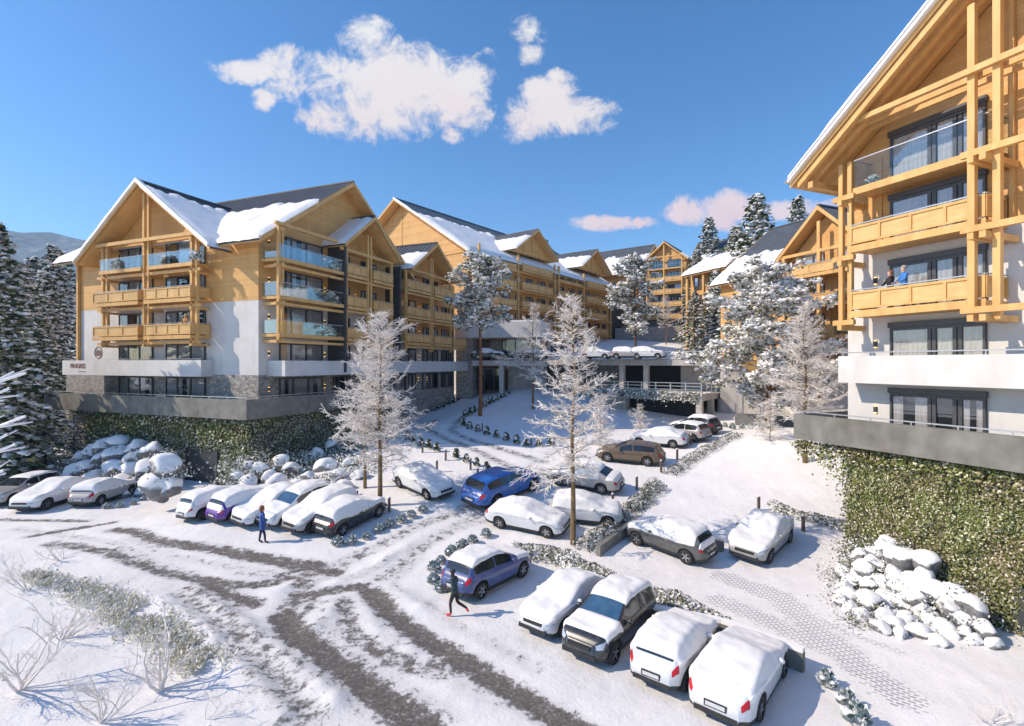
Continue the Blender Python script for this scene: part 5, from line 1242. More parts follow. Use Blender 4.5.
# ------------------------------------------------------------------ cars
KINDS = {   # length, width, wheel radius, front axle, rear axle, belt line, roof profile (x from the nose), key stations
    'suv': dict(L=4.75, W=1.93, wr=.37, xf=.90, xr=3.80, belt=[(0, .80), (1.2, 1.0), (4.4, 1.06), (4.75, 1.0)], floor=.27,
                top=[(0, .70), (.06, .86), (.3, .98), (.8, 1.05), (1.25, 1.12), (1.45, 1.2), (2.15, 1.58), (2.5, 1.67), (3.3, 1.68), (4.0, 1.60), (4.2, 1.54), (4.58, 1.16), (4.68, 1.02), (4.75, .78)], ws=(1.38, 2.2), rw=(4.16, 4.58), pil=2.95),
    'hatch': dict(L=4.25, W=1.80, wr=.325, xf=.85, xr=3.45, belt=[(0, .72), (1.1, .90), (3.9, .98), (4.25, .92)], floor=.2,
                top=[(0, .62), (.06, .76), (.3, .87), (.8, .95), (1.1, 1.0), (1.3, 1.08), (2.0, 1.40), (2.35, 1.47), (3.1, 1.47), (3.65, 1.40), (3.8, 1.34), (4.08, 1.02), (4.18, .90), (4.25, .68)], ws=(1.22, 2.02), rw=(3.76, 4.07), pil=2.6),
    'sedan': dict(L=4.75, W=1.84, wr=.33, xf=.90, xr=3.70, belt=[(0, .70), (1.2, .90), (4.2, .96), (4.75, .90)], floor=.19,
                top=[(0, .60), (.06, .74), (.3, .84), (.9, .93), (1.3, .99), (1.5, 1.06), (2.2, 1.38), (2.6, 1.44), (3.1, 1.43), (3.5, 1.34), (4.1, 1.06), (4.3, 1.03), (4.6, 1.0), (4.7, .9), (4.75, .68)], ws=(1.42, 2.24), rw=(3.45, 4.05), pil=2.75),
    'wagon': dict(L=4.78, W=1.83, wr=.335, xf=.90, xr=3.70, belt=[(0, .70), (1.2, .91), (4.4, .99), (4.78, .92)], floor=.19,
                top=[(0, .60), (.06, .74), (.3, .85), (.9, .94), (1.25, 1.0), (1.45, 1.07), (2.15, 1.40), (2.5, 1.47), (3.4, 1.48), (4.1, 1.41), (4.25, 1.35), (4.6, 1.02), (4.7, .9), (4.78, .66)], ws=(1.38, 2.18), rw=(4.2, 4.58), pil=2.7),
    'coupe': dict(L=4.50, W=1.86, wr=.34, xf=.90, xr=3.45, belt=[(0, .64), (1.2, .84), (3.9, .94), (4.5, .86)], floor=.17,
                top=[(0, .54), (.06, .67), (.3, .77), (.9, .85), (1.25, .91), (1.45, .98), (2.15, 1.26), (2.5, 1.31), (2.9, 1.29), (3.4, 1.18), (3.9, 1.02), (4.25, .96), (4.42, .88), (4.5, .62)], ws=(1.38, 2.18), rw=(3.0, 3.8), pil=2.9),
}
NS = 30     # section samples across, right side to left side
def car_surface(K):
    L, W = K['L'], K['W']; ar = K['wr'] + .065
    plan = [(0, .50), (.05, .64), (.14, .77), (.35, .90), (.8, .975), (1.6, 1.0), (L - 1.4, 1.0), (L - .6, .965), (L - .22, .88), (L - .08, .78), (L, .60)]
    def sm(pts, x, w=.06): return sum(interp(pts, x + k * w) for k in (-1.5, -.5, .5, 1.5)) / 4
    def half(x):
        zt = sm(K['top'], x); zb = min(sm(K['belt'], x), zt - .025); w = W / 2 * sm(plan, x, .04)
        lo = K['floor'] + .10 * (1 - sstep(0, .35, x)) + .14 * sstep(L - .4, L, x)
        for xw in (K['xf'], K['xr']):
            d = abs(x - xw)
            if d < ar: lo = max(lo, K['wr'] + math.sqrt(ar * ar - d * d) * .97)
        lo = min(lo, zb - .04); pts = []
        for i in range(6):                       # lower side
            z = lerp(lo, zb, i / 5); k = (z - K['floor']) / max(.1, zb - K['floor']); q = .945 + .055 * math.sin(min(1, max(0, k) * 1.35) * 1.5708) - .035 * max(0, (k - .72) / .28) ** 2
            pts.append((w * q, z))
        hgt = zt - zb; wt = w * .935; wr = max(wt * .35, wt * .985 - .36 * hgt)
        for u in (.12, .45, .80, .95):           # glasshouse side
            pts.append((lerp(wt, wr, u) , zb + hgt * u * .90))
        for t in (.90, .72, .5, .26, 0):         # roof / bonnet
            pts.append((wr * t, zb + hgt * (.90 + .10 * (1 - t ** 2.2)) if t < .9 else zb + hgt * .925))
        return pts
    def lean(x, z):                              # bumpers stand proud, bonnet edge and tailgate lean back
        return x + .13 * sstep(.5, 0, x) * sstep(.50, .80, z) - .16 * sstep(L - .5, L, x) * sstep(.60, .98, z)
    def section(x):
        h = half(x); return [(lean(x, z), -y, z) for y, z in h] + [(lean(x, z), y, z) for y, z in h[-2::-1]]
    return section
def smooth_surf(o, lv=1):
    o.modifiers.new('sub', 'SUBSURF').levels = lv; o.modifiers['sub'].render_levels = lv
def grid_patch(P, name, mat, parent, off=0.0, noise_amp=0.0, seed=0, edge=.012, thick=True, sub=1):
    """P: rows of points; offsets along the surface normal; used for glass, lamps and the snow lying on the car"""
    n, k = len(P), len(P[0]); V = [[Vector(p) for p in r] for r in P]; out = []; f = []
    for i in range(n):
        for j in range(k):
            a = V[min(i + 1, n - 1)][j] - V[max(i - 1, 0)][j]; b = V[i][min(j + 1, k - 1)] - V[i][max(j - 1, 0)]
            nr = b.cross(a) * -1 if False else a.cross(b)
            if nr.length < 1e-9: nr = Vector((0, 0, 1))
            nr.normalize(); nr = -nr
            if nr.z < -.2: nr = -nr
            o = off
            if thick:
                e = min(i, n - 1 - i, 2) / 2; e2 = min(j, k - 1 - j, 2) / 2; q = V[i][j]
                o = edge + (off - edge) * math.sqrt(min(1, e, 1) * min(1, e2, 1)) * (.55 + .45 * max(0, nr.z)) * (1 + noise_amp * noise.noise(q * 1.6 + Vector((seed, 0, 0))) + .5 * noise_amp * noise.noise(q * 4.2 + Vector((0, seed, 0))))
            out.append(tuple(V[i][j] + nr * o))
    for i in range(n - 1):
        for j in range(k - 1): f.append((i * k + j, i * k + j + 1, (i + 1) * k + j + 1, (i + 1) * k + j))
    mb = MB(); mb.v = out; mb.f = f; mb.m = [0] * len(f); ob = mb.build(name, mat, parent, smooth=True)
    if sub: smooth_surf(ob, sub)
    return ob
def frac_row(sec, j0, j1, n):
    r = []
    for q in range(n + 1):
        j = lerp(j0, j1, q / n); a = min(int(j), len(sec) - 2); t = j - a; r.append(tuple(lerp(sec[a][c], sec[a + 1][c], t) for c in range(3)))
    return r
def patch_between(sf, x0, x1, j0, j1, nx=6, nj=4): return [frac_row(sf(lerp(x0, x1, i / nx)), j0, j1, nj) for i in range(nx + 1)]
WHEELS = {}
def wheel(parent, x, y, r, side):
    key = round(r, 3)
    if key not in WHEELS:
        t = MB(); prof = [(r * .62, -.10), (r * .90, -.105), (r, -.07), (r, .07), (r * .90, .105), (r * .62, .10)]; k = 24
        for i in range(k):
            a0, a1 = 6.2832 * i / k, 6.2832 * (i + 1) / k
            for (r0, y0), (r1, y1) in zip(prof, prof[1:]): t.face([(r0 * math.cos(a0), y0, r0 * math.sin(a0)), (r0 * math.cos(a1), y0, r0 * math.sin(a1)), (r1 * math.cos(a1), y1, r1 * math.sin(a1)), (r1 * math.cos(a0), y1, r1 * math.sin(a0))])
        for y0 in (-.02, .02): t.face([(r * .64 * math.cos(6.2832 * i / k), y0, r * .64 * math.sin(6.2832 * i / k)) for i in range(k)])
        m = MB()
        for i in range(k):
            a0, a1 = 6.2832 * i / k, 6.2832 * (i + 1) / k
            for sg in (-1, 1): m.face([(q * math.cos(a), sg * .088, q * math.sin(a)) for q, a in ((r * .58, a0), (r * .66, a0), (r * .66, a1), (r * .58, a1))])
        for s in range(5):
            a = 6.2832 * s / 5
            for sg in (-1, 1): m.face([(.05 * math.cos(a + 1.57) * q + rr * math.cos(a), sg * (.075 + .01 * (rr > .1)), .05 * math.sin(a + 1.57) * q + rr * math.sin(a)) for rr, q in ((.03, -1), (r * .60, -.7), (r * .60, .7), (.03, 1))])
        WHEELS[key] = (t.build('wheel', M['tyre'], None, smooth=False), m.build('rim', M['rim'], None)); first = True
        w, rm = WHEELS[key]; rm.parent = w
    else:
        w0, r0 = WHEELS[key]; w, rm = w0.copy(), r0.copy(); COL.objects.link(w); COL.objects.link(rm); rm.parent = w
    w.parent = parent; w.location = (x, y, r)
def make_car(label, kind, colour, snow, seed, ws_clear=False, rear_clear=False, sides_clear=True, trim=True):
    K = KINDS[kind]; sf = car_surface(K); L, W = K['L'], K['W']; t = empty('parked_car', (0, 0, 0)); tag(t, label, 'car')
    xs = sorted(set([0, .02, .06] + [round(.12 + i * (L - .24) / 52, 4) for i in range(53)] + [L - .06, L - .02, L])); secs = [sf(x) for x in xs]; k = len(secs[0]); mb = MB()
    for s in secs: mb.v.extend(s)
    for i in range(len(xs) - 1):
        for j in range(k - 1): mb.f.append((i * k + j, i * k + j + 1, (i + 1) * k + j + 1, (i + 1) * k + j)[::-1]); mb.m.append(1 if (j in (0, k - 2) and trim) else 0)
        mb.f.append((i * k, (i + 1) * k, (i + 1) * k + k - 1, i * k + k - 1)[::-1]); mb.m.append(1)
    mb.f.append(tuple(range(k))); mb.m.append(0); n0 = (len(xs) - 1) * k; mb.f.append(tuple(range(n0 + k - 1, n0 - 1, -1))); mb.m.append(0)
    body = mb.build('body', [P[colour], M['plastic']], t, smooth=True)
    ch = MB(); ch.box(.35, L - .35, -W / 2 + .28, W / 2 - .28, K['floor'] - .02, .7); ch.build('underbody', M['plastic'], t)
    for x in (K['xf'], K['xr']):
        for sg in (-1, 1): wheel(t, x, sg * (W / 2 - .115), K['wr'], sg)
    # section indices: 0-5 lower side, 6-9 glasshouse side, 10-14 roof (right half), mirrored
    wm = M['blueglass'] if ws_clear else M['carglass']
    grid_patch(patch_between(sf, K['ws'][0], K['ws'][1], 10.0, k - 11.0, 6, 10), 'windscreen', wm, t, .008, thick=False)
    grid_patch(patch_between(sf, K['rw'][0], K['rw'][1], 10.0, k - 11.0, 5, 10), 'rear_window', wm if rear_clear else M['carglass'], t, .008, thick=False)
    for mir in (0, 1):
        jj = (5.9, 8.75) if not mir else (k - 6.9, k - 9.75)
        grid_patch(patch_between(sf, K['ws'][0] + .42, K['pil'] - .04, *jj, 8, 4), 'side_window', M['carglass'], t, .006, thick=False); grid_patch(patch_between(sf, K['pil'] + .04, K['rw'][0] - .02, *jj, 8, 4), 'side_window', M['carglass'], t, .006, thick=False)
        j4 = (3.6, 6.6) if not mir else (k - 4.6, k - 7.6)
        grid_patch(patch_between(sf, .05, .50, *j4, 6, 4), 'headlight', M['lamp_clear'], t, .008, thick=False)
        grid_patch(patch_between(sf, L - .24, L - .05, *((3.5, 5.3) if not mir else (k - 4.5, k - 6.3)), 6, 4), 'tail_light', M['lamp_red'], t, .008, thick=False)
        sg = -1 if not mir else 1
        mr = MB(); mr.blob((K['ws'][0] + .42, sg * (W / 2 + .06), interp(K['belt'], 1.6) + .10), (.10, .12, .085), jit=.05, k=8, rings=4); mr.build('mirror', P[colour] if snow != 'full' else M['car_snow'], t, smooth=True)
    g = MB(); g.box(.02, .14, -.42, .42, K['floor'] + .34, K['floor'] + .46); g.box(-.012, .08, -.62, .62, K['floor'] + .10, K['floor'] + .24); g.build('grille', M['plastic'], t)
    rb = MB(); rb.box(L - .10, L + .010, -.58, .58, K['floor'] + .10, K['floor'] + .24); rb.build('rear_bumper', M['plastic'], t)
    pz = .56 if kind != 'suv' else .62
    pl = MB(); pl.box(L - .08, L + .014, -.26, .26, pz - .055, pz + .055); pl.build('number_plate', M['plate'], t)
    pf = MB(); pf.box(L - .09, L + .011, -.30, .30, pz - .085, pz + .085); pf.build('plate_frame', M['plastic'], t)
    # snow lying on the car
    def cover(x0, x1, j0, j1, th, nx=22, nj=22, sd=0):
        rows = []
        for i in range(nx + 1):
            x = lerp(x0, x1, i / nx); e = .55 * nz(x * 1.3, seed + sd) + .5 * nz(x * 3.7, seed + sd + 5); e2 = .55 * nz(x * 1.3, seed + sd + 9) + .5 * nz(x * 3.7, seed + sd + 14)
            rows.append(frac_row(sf(x), j0 - .3 + e, j1 + .3 - e2, nj))
        return grid_patch(rows, 'snow_cover', M['car_snow'], t, th, .75, seed + sd)
    if snow == 'full':
        cover(.05, L - .24, 4.4, k - 5.4, .10, 40, 32)
    elif snow == 'top':            # roof and bonnet loaded, glass cleared
        cover(K['ws'][1] - .10, K['rw'][0] + .06, 8.9, k - 9.9, .11, 16, 18); cover(.04, K['ws'][0] + .02, 5.0, k - 6.0, .07, 14, 18, 3)
        if kind in ('sedan', 'coupe'): cover(K['rw'][1], L - .05, 5.3, k - 6.3, .07, 8, 18, 5)
    elif snow == 'most':           # one windscreen clear, the rest loaded
        if ws_clear:
            cover(.44, K['ws'][0] + .05, 4.8, k - 5.8, .10, 14, 24); cover(K['ws'][1] - .12, L - .06, 8.8 if sides_clear else 4.6, k - (9.8 if sides_clear else 5.6), .12, 20, 24, 2)
        else:
            cover(.03, K['rw'][0] + .05, 5.0, k - 6.0, .12, 30, 26)
            cover(K['rw'][1] - .08, L - .05, 5.0, k - 6.0, .06, 6, 18, 4)
    elif snow == 'light': cover(K['ws'][1] - .05, K['rw'][0] + .02, 9.2, k - 10.2, .05, 14, 16)
    return t
def place_car(o, kind, px, py, heading, axle, side, scale=1.0, z=None):
    """axle 'f'/'r' and side -1/+1 (local y) of the wheel whose tyre touches the ground at photo point px,py; heading = world angle the nose points to"""
    K = KINDS[kind]; p = spot(px, py) if z is None else Vector(((px - 512) / FPX * z[0], z[0], z[1])); ang = heading + math.pi         # local +x runs nose to tail
    lx, ly = (K['xf'] if axle == 'f' else K['xr']) * scale, -side * (K['W'] / 2 - .03) * scale
    ca, sa = math.cos(ang), math.sin(ang); x0, y0 = p.x - (lx * ca - ly * sa), p.y - (lx * sa + ly * ca)
    def gz(a, b): q = Vector((x0 + a * ca - b * sa, y0 + a * sa + b * ca)); return base_z(q.x, q.y)
    if z is None:
        e = .4; L = K['L'] * scale; a0, a1 = gz(e, 0), gz(L - e, 0); b0, b1 = gz(L / 2, -.8), gz(L / 2, .8)
        pitch = -math.atan2(a1 - a0, L - 2 * e); roll = math.atan2(b1 - b0, 1.6); zz = a0 - (a1 - a0) * e / (L - 2 * e) + .02
    else: pitch = roll = 0; zz = z[1]
    o.location = (x0, y0, zz); o.rotation_mode = 'QUATERNION'
    o.rotation_quaternion = Quaternion((0, 0, 1), ang) @ Quaternion((0, 1, 0), pitch) @ Quaternion((1, 0, 0), roll); o.scale = (scale,) * 3
def head(p_from, p_to):
    a, b = spot(*p_from), spot(*p_to); return math.atan2(b.y - a.y, b.x - a.x)
# direction rows: wheels read from the photo (rear -> front)
HR = head((614.6, 666), (652.7, 628)); HM = head((343.5, 536.5), (372.8, 521.2)); HL = head((130.4, 496), (101.7, 506))
cars = [  # label, kind, colour, snow, kw, px, py, heading, axle, side, scale
    ('small car under a thick even snow cover, nose out, leftmost of the near row', 'sedan', 'white', 'full', {}, 565, 637, HR + math.pi, 'f', 1, .93),
    ('dark SUV with cleared blue windscreen and headlights, snow on bonnet and roof, near row', 'suv', 'dark', 'most', dict(ws_clear=True), 616, 665, HR + math.pi, 'f', 1, .95),
    ('snowed-in hatchback parked tail out between the dark SUV and the corner car', 'hatch', 'white', 'full', {}, 688, 692, HR, 'r', -1, .95),
    ('white snowed-in coupe parked tail out at the corner wall, nearest car of all', 'coupe', 'white', 'full', {}, 762, 722, HR - .04, 'r', -1, .98),
    ('slate blue hatchback with a snowy roof, the jogger behind it', 'hatch', 'navy', 'top', dict(rear_clear=True), 482.3, 600, head((482.3, 600), (523.8, 578)), 'r', -1, 1.05),
    ('snow-covered saloon behind the hedge, just right of the bright blue estate', 'sedan', 'white', 'full', {}, 499, 529, R(-24), 'r', -1, .98),
    ('snow-covered hatchback half hidden by the yellow larch trunk', 'hatch', 'white', 'full', {}, 560.5, 524, R(-12), 'r', -1, 1.0),
    ('bright blue estate car driving up the lane', 'wagon', 'blue', 'none', {}, 497, 508.5, head((497, 508.5), (526, 495)), 'r', -1, 1.22),
    ('snow-covered car parked alone under the first frosted larch', 'sedan', 'white', 'full', {}, 426, 500.5, head((403, 490), (426, 500.5)), 'f', -1, 1.05),
    ('grey saloon with a thick snow roof behind the yellow larch trunk, below the estate', 'sedan', 'silver', 'most', {}, 601, 495, head((601, 495), (566, 488)), 'r', 1, 1.05),
    ('brown estate car with a clear roof and red tail lamps', 'wagon', 'brown', 'none', {}, 647, 467, head((647, 467), (611.3, 463)), 'r', 1, 1.06),
    ('white snow-topped car between the brown estate and the silver SUV', 'sedan', 'white', 'full', {}, 672.8, 449, head((672.8, 449), (640, 446)), 'r', 1, 1.0),
    ('silver SUV with a snowy roof below the parking deck', 'suv', 'silver', 'light', {}, 693, 443, head((693, 443), (660, 438)), 'r', 1, .94),
    ('dark car with snowy roof and red tail lamp, rearmost below the parking deck', 'hatch', 'dark', 'top', {}, 704, 436, head((693, 443), (660, 438)), 'r', 1, 1.1),
    ('grey SUV with patchy snow and red brake calipers, left of the two on the right', 'suv', 'grey', 'most', {}, 685.4, 565, head((685.4, 565), (638.5, 547)), 'r', 1, .94),
    ('silver saloon with a black grille and snow blanket, right of the two on the right', 'sedan', 'silver', 'most', {}, 771, 564, head((793, 541), (771, 564)), 'f', 1, 1.05),
    ('white hatchback with cleared rear window slot, leftmost of the left lot row', 'hatch', 'white', 'most', {}, 204.5, 521, HM, 'r', -1, 1.0),
    ('purple-sided hatchback under snow, second of the left lot row', 'hatch', 'purple', 'most', {}, 234.5, 523, HM, 'r', -1, 1.0),
    ('low white snowed-in car behind the woman in the blue coat', 'sedan', 'white', 'full', {}, 262, 526, HM + math.pi, 'f', 1, 1.0),
    ('white SUV with a cleared blue windscreen in the left lot row', 'suv', 'white', 'most', dict(ws_clear=True), 286.5, 528, HM + math.pi, 'f', 1, .95),
    ('snow-wrapped SUV with only its wheels showing, second from right in the left lot row', 'suv', 'silver', 'full', {}, 312.8, 534, HM + math.pi, 'f', 1, .95),
    ('snow-covered hatchback with dark sills, rightmost of the left lot row', 'hatch', 'dark', 'full', {}, 343.5, 536.5, HM, 'r', -1, 1.02),
    ('silver car with dark windows cut by the left edge of the view', 'wagon', 'silver', 'light', {}, 14, 505, HL, 'f', 1, 1.1),
    ('snow-covered saloon, middle of the three cars by the boulder bank', 'sedan', 'white', 'full', {}, 48, 510, HL, 'f', 1, 1.1),
    ('snow-covered hatchback nearest the boulder bank at left', 'hatch', 'silver', 'full', {}, 101.7, 506, HL + math.pi, 'r', -1, 1.05),
]
for i, (lab, kind, colr, sn, kw, px, py, hd, ax, side, sc) in enumerate(cars):
    place_car(make_car(lab, kind, colr, sn, i * 3.7, **kw), kind, px, py, hd, ax, side, sc)
deck = [('snow-covered car on the deck before the lit pavilion windows', 'sedan', 'dark', 'most', 499, 71, R(0)), ('blue car with a bare roof on the parking deck behind the yellow-trunked larch', 'hatch', 'blue', 'light', 590, 69, R(-30)), ('snow-covered car at the middle of the parking deck railing', 'hatch', 'white', 'full', 608, 66, R(-25)),
        ('snow-topped car second from the right on the parking deck', 'hatch', 'silver', 'full', 640, 64, R(-25)), ('snow-covered car at the right end of the parking deck', 'hatch', 'white', 'full', 660, 63, R(-25)), ('dark snow-topped car on the deck behind the small frosted larch', 'sedan', 'dark', 'most', 545, 70, R(-10))]
for i, (lab, kind, colr, sn, px, Y, hd) in enumerate(deck):
    place_car(make_car(lab, kind, colr, sn, 100 + i * 3.1), kind, px, 350, hd, 'f', 1, 1.0, z=(Y, 10.1))

# ------------------------------------------------------------------ people
def figure(label, loc, rotz, J, mats, bands, scale=1.0, extras=()):
    """one continuous skinned body; J: joint name -> (position, radius, parent); bands: function(point)->material index"""
    t = empty('person', loc, rotz); tag(t, label, 'person'); names = list(J); me = bpy.data.meshes.new('body')
    me.from_pydata([J[n][0] for n in names], [(names.index(J[n][2]), names.index(n)) for n in names if J[n][2]], [])
    o = bpy.data.objects.new('body', me); COL.objects.link(o); sk = o.modifiers.new('skin', 'SKIN'); sk.use_smooth_shade = True
    for v, n in zip(me.skin_vertices[0].data, names):
        r = J[n][1]; v.radius = r if isinstance(r, tuple) else (r, r); v.use_root = (n == names[0])
    s = o.modifiers.new('sub', 'SUBSURF'); s.levels = 2; s.render_levels = 2
    dg = bpy.context.evaluated_depsgraph_get(); dg.update(); m2 = bpy.data.meshes.new_from_object(o.evaluated_get(dg)); bpy.data.objects.remove(o)
    b = bpy.data.objects.new('body', m2); COL.objects.link(b); b.parent = t; m2.materials.clear()
    for m in mats: m2.materials.append(CLOTH[m])
    for p in m2.polygons: p.material_index = bands(p.center); p.use_smooth = True
    for nm, mat, blobs in extras:
        mb = MB()
        for c, r in blobs: mb.blob(c, r, k=10, rings=6, jit=.04)
        mb.build(nm, CLOTH[mat], t, smooth=True)
    t.scale = (scale,) * 3; return t
V3 = lambda *a: a
# facing +y in local space. jogger mid-stride
jog = {'pelvis': ((0, 0, .95), (.15, .11), None), 'chest': ((0, .06, 1.28), (.17, .12), 'pelvis'), 'neck': ((0, .09, 1.48), .06, 'chest'), 'head': ((0, .12, 1.62), (.085, .10), 'neck'), 'crown': ((0, .11, 1.72), .07, 'head'),
       'l_sho': ((-.19, .07, 1.42), .075, 'chest'), 'l_elb': ((-.30, -.12, 1.20), .05, 'l_sho'), 'l_wri': ((-.24, .12, 1.14), .036, 'l_elb'), 'l_hand': ((-.21, .20, 1.17), (.03, .04), 'l_wri'),
       'r_sho': ((.19, .07, 1.42), .075, 'chest'), 'r_elb': ((.29, .02, 1.18), .05, 'r_sho'), 'r_wri': ((.20, .24, 1.28), .036, 'r_elb'), 'r_hand': ((.17, .31, 1.33), (.03, .04), 'r_wri'),
       'l_hip': ((-.09, .01, .90), .10, 'pelvis'), 'l_knee': ((-.10, .16, .50), .065, 'l_hip'), 'l_ank': ((-.10, .12, .10), .045, 'l_knee'), 'l_toe': ((-.10, .32, .04), .04, 'l_ank'),
       'r_hip': ((.09, -.01, .90), .10, 'pelvis'), 'r_knee': ((.10, -.05, .50), .065, 'r_hip'), 'r_ank': ((.10, -.42, .34), .045, 'r_knee'), 'r_toe': ((.10, -.52, .20), .04, 'r_ank')}
def jb(p):
    if p.z > 1.53: return 1 if p.z < 1.66 and p.y > .13 else 3
    if p.z < .16 or (p.y < -.40 and p.z < .33): return 2
    if (p.x > .14 or p.x < -.14) and p.z < 1.40 and p.y > .16: return 1
    return 0 if p.z > .9 else 4
a = spot(455, 616)
figure('jogger in dark clothes and red shoes running up past the slate blue hatchback', a, R(70), jog, ['teal', 'skin', 'red', 'hat_dark', 'black'], jb, 1.0, [('hat', 'hat_dark', [((0, .10, 1.69), (.105, .118, .085))])])
# woman in a blue coat, right arm bent to her head
wo = {'pelvis': ((0, 0, .95), (.17, .13), None), 'chest': ((0, .02, 1.28), (.16, .12), 'pelvis'), 'neck': ((0, .02, 1.48), .055, 'chest'), 'head': ((0, .04, 1.61), (.085, .10), 'neck'), 'crown': ((0, .03, 1.70), .075, 'head'),
      'l_sho': ((-.18, .02, 1.41), .07, 'chest'), 'l_elb': ((-.34, .10, 1.44), .052, 'l_sho'), 'l_wri': ((-.22, .12, 1.64), .036, 'l_elb'), 'l_hand': ((-.13, .12, 1.70), (.03, .04), 'l_wri'),
      'r_sho': ((.18, .02, 1.41), .07, 'chest'), 'r_elb': ((.25, .03, 1.13), .052, 'r_sho'), 'r_wri': ((.28, .12, .92), .036, 'r_elb'), 'r_hand': ((.29, .16, .84), (.03, .045), 'r_wri'),
      'hem': ((0, 0, .74), (.21, .16), 'pelvis'), 'l_hip': ((-.08, .0, .68), .085, 'hem'), 'l_knee': ((-.09, -.04, .46), .06, 'l_hip'), 'l_ank': ((-.10, -.10, .09), .045, 'l_knee'), 'l_toe': ((-.10, .06, .04), .045, 'l_ank'),
      'r_hip': ((.08, .0, .68), .085, 'hem'), 'r_knee': ((.13, .08, .46), .06, 'r_hip'), 'r_ank': ((.18, .10, .09), .045, 'r_knee'), 'r_toe': ((.22, .25, .04), .045, 'r_ank')}
def wb(p):
    if p.z > 1.50 and abs(p.x) < .1: return 1
    if p.z < .13: return 3
    if (p.x < -.08 and p.z > 1.60) or (p.x > .22 and p.z < .90): return 1
    return 0 if p.z > .64 else 2
a = spot(262, 543)
figure('woman in a long blue coat walking before the left car row, hand to her head', a, R(-50), wo, ['blue_coat', 'skin', 'navy_trousers', 'shoe'], wb, 1.1, [('hair', 'hair_brown', [((0, -.01, 1.66), (.11, .12, .13)), ((0, -.04, 1.56), (.09, .08, .1))])])
# couple on the wooden balcony of the right block
def e_world(x, y, z): c, s = math.cos(E_ROT), math.sin(E_ROT); return (E_O.x + x * c - y * s, E_O.y + x * s + y * c, z)
st = {'pelvis': ((0, 0, .95), (.16, .12), None), 'chest': ((0, .01, 1.28), (.18, .13), 'pelvis'), 'neck': ((0, .02, 1.50), .06, 'chest'), 'head': ((0, .04, 1.64), (.09, .10), 'neck'), 'crown': ((0, .03, 1.74), .075, 'head'),
      'l_sho': ((-.2, .0, 1.43), .075, 'chest'), 'l_elb': ((-.28, .10, 1.18), .055, 'l_sho'), 'l_wri': ((-.2, .30, 1.08), .038, 'l_elb'), 'l_hand': ((-.17, .38, 1.07), (.03, .045), 'l_wri'),
      'r_sho': ((.2, .0, 1.43), .075, 'chest'), 'r_elb': ((.28, .10, 1.18), .055, 'r_sho'), 'r_wri': ((.2, .30, 1.08), .038, 'r_elb'), 'r_hand': ((.17, .38, 1.07), (.03, .045), 'r_wri'),
      'l_hip': ((-.09, .0, .9), .10, 'pelvis'), 'l_knee': ((-.10, .02, .48), .065, 'l_hip'), 'l_ank': ((-.1, 0, .09), .045, 'l_knee'), 'l_toe': ((-.1, .16, .04), .045, 'l_ank'),
      'r_hip': ((.09, .0, .9), .10, 'pelvis'), 'r_knee': ((.10, .02, .48), .065, 'r_hip'), 'r_ank': ((.1, 0, .09), .045, 'r_knee'), 'r_toe': ((.1, .16, .04), .045, 'r_ank')}
def sb(p):
    if p.z > 1.52: return 1
    if p.z < .12: return 3
    if p.y > .29 and p.z > .9: return 1
    return 0 if p.z > .92 else 2
figure('man in a bright blue jacket on the right block balcony', e_world(-1.0, -3.15, 11.99), R(75), st, ['bright_blue', 'skin', 'navy_trousers', 'shoe'], sb, 1.04, [('hair', 'hair_grey', [((0, 0, 1.72), (.105, .115, .085))])])
pt = dict(st); pt['l_elb'] = ((-.42, .22, 1.42), .05, 'l_sho'); pt['l_wri'] = ((-.62, .40, 1.46), .036, 'l_elb'); pt['l_hand'] = ((-.72, .48, 1.49), (.03, .045), 'l_wri')
def pb(p):
    if p.z > 1.52 and abs(p.x) < .2: return 1
    if p.x < -.58 or (p.x > 0 and p.y > .29 and p.z > .9): return 1
    return 0 if p.z > .92 else (3 if p.z < .12 else 2)
figure('woman in black pointing out with a stretched arm, beside the man in bright blue', e_world(-1.05, -2.62, 11.99), R(85), pt, ['black', 'skin', 'navy_trousers', 'shoe'], pb, .97, [('hair', 'hair_brown', [((0, -.02, 1.70), (.11, .12, .11)), ((0, -.06, 1.56), (.09, .07, .13))])])
def a_world(x, y, z): c, s = math.cos(A_ROT), math.sin(A_ROT); return (A_O.x + x * c - y * s, A_O.y + x * s + y * c, z)
figure('person in a tan coat standing on the lowest timber balcony of the left block', a_world(-6.3, -1.7, 11.9), R(160), st, ['orange', 'skin', 'orange', 'shoe'], sb, 1.0, [('hair', 'hair_blond', [((0, 0, 1.72), (.105, .115, .085))])])
# snowy potted shrubs on the glass balconies
def potted(label, loc, sc, seed):
    t = ball_shrub(seed, .42, 1.3); t.name = 'potted_shrub'; t.location = loc; t.scale = (sc,) * 3; tag(t, label, 'potted plant')
potted('frosted shrub behind the glass of the top left front balcony', a_world(-15.4, -1.6, 18.0), 1.5, 801); potted('small frosted shrub at the right end of the top front balcony', a_world(-5.2, -1.6, 18.0), 1.4, 802)
potted('frosted shrub on the topmost glass balcony round the corner', a_world(1.3, 7.2, 18.2), 1.7, 803); potted('frosted shrub on the middle glass balcony round the corner', a_world(1.3, 7.0, 15.1), 1.7, 804); potted('frosted shrub on the lowest glass balcony round the corner', a_world(1.3, 6.8, 12.0), 1.6, 805)
potted('frosted plant low on the top glass balcony of the right block', e_world(-1.05, -1.9, 17.72), .75, 806)

SKY_STRENGTH = .15

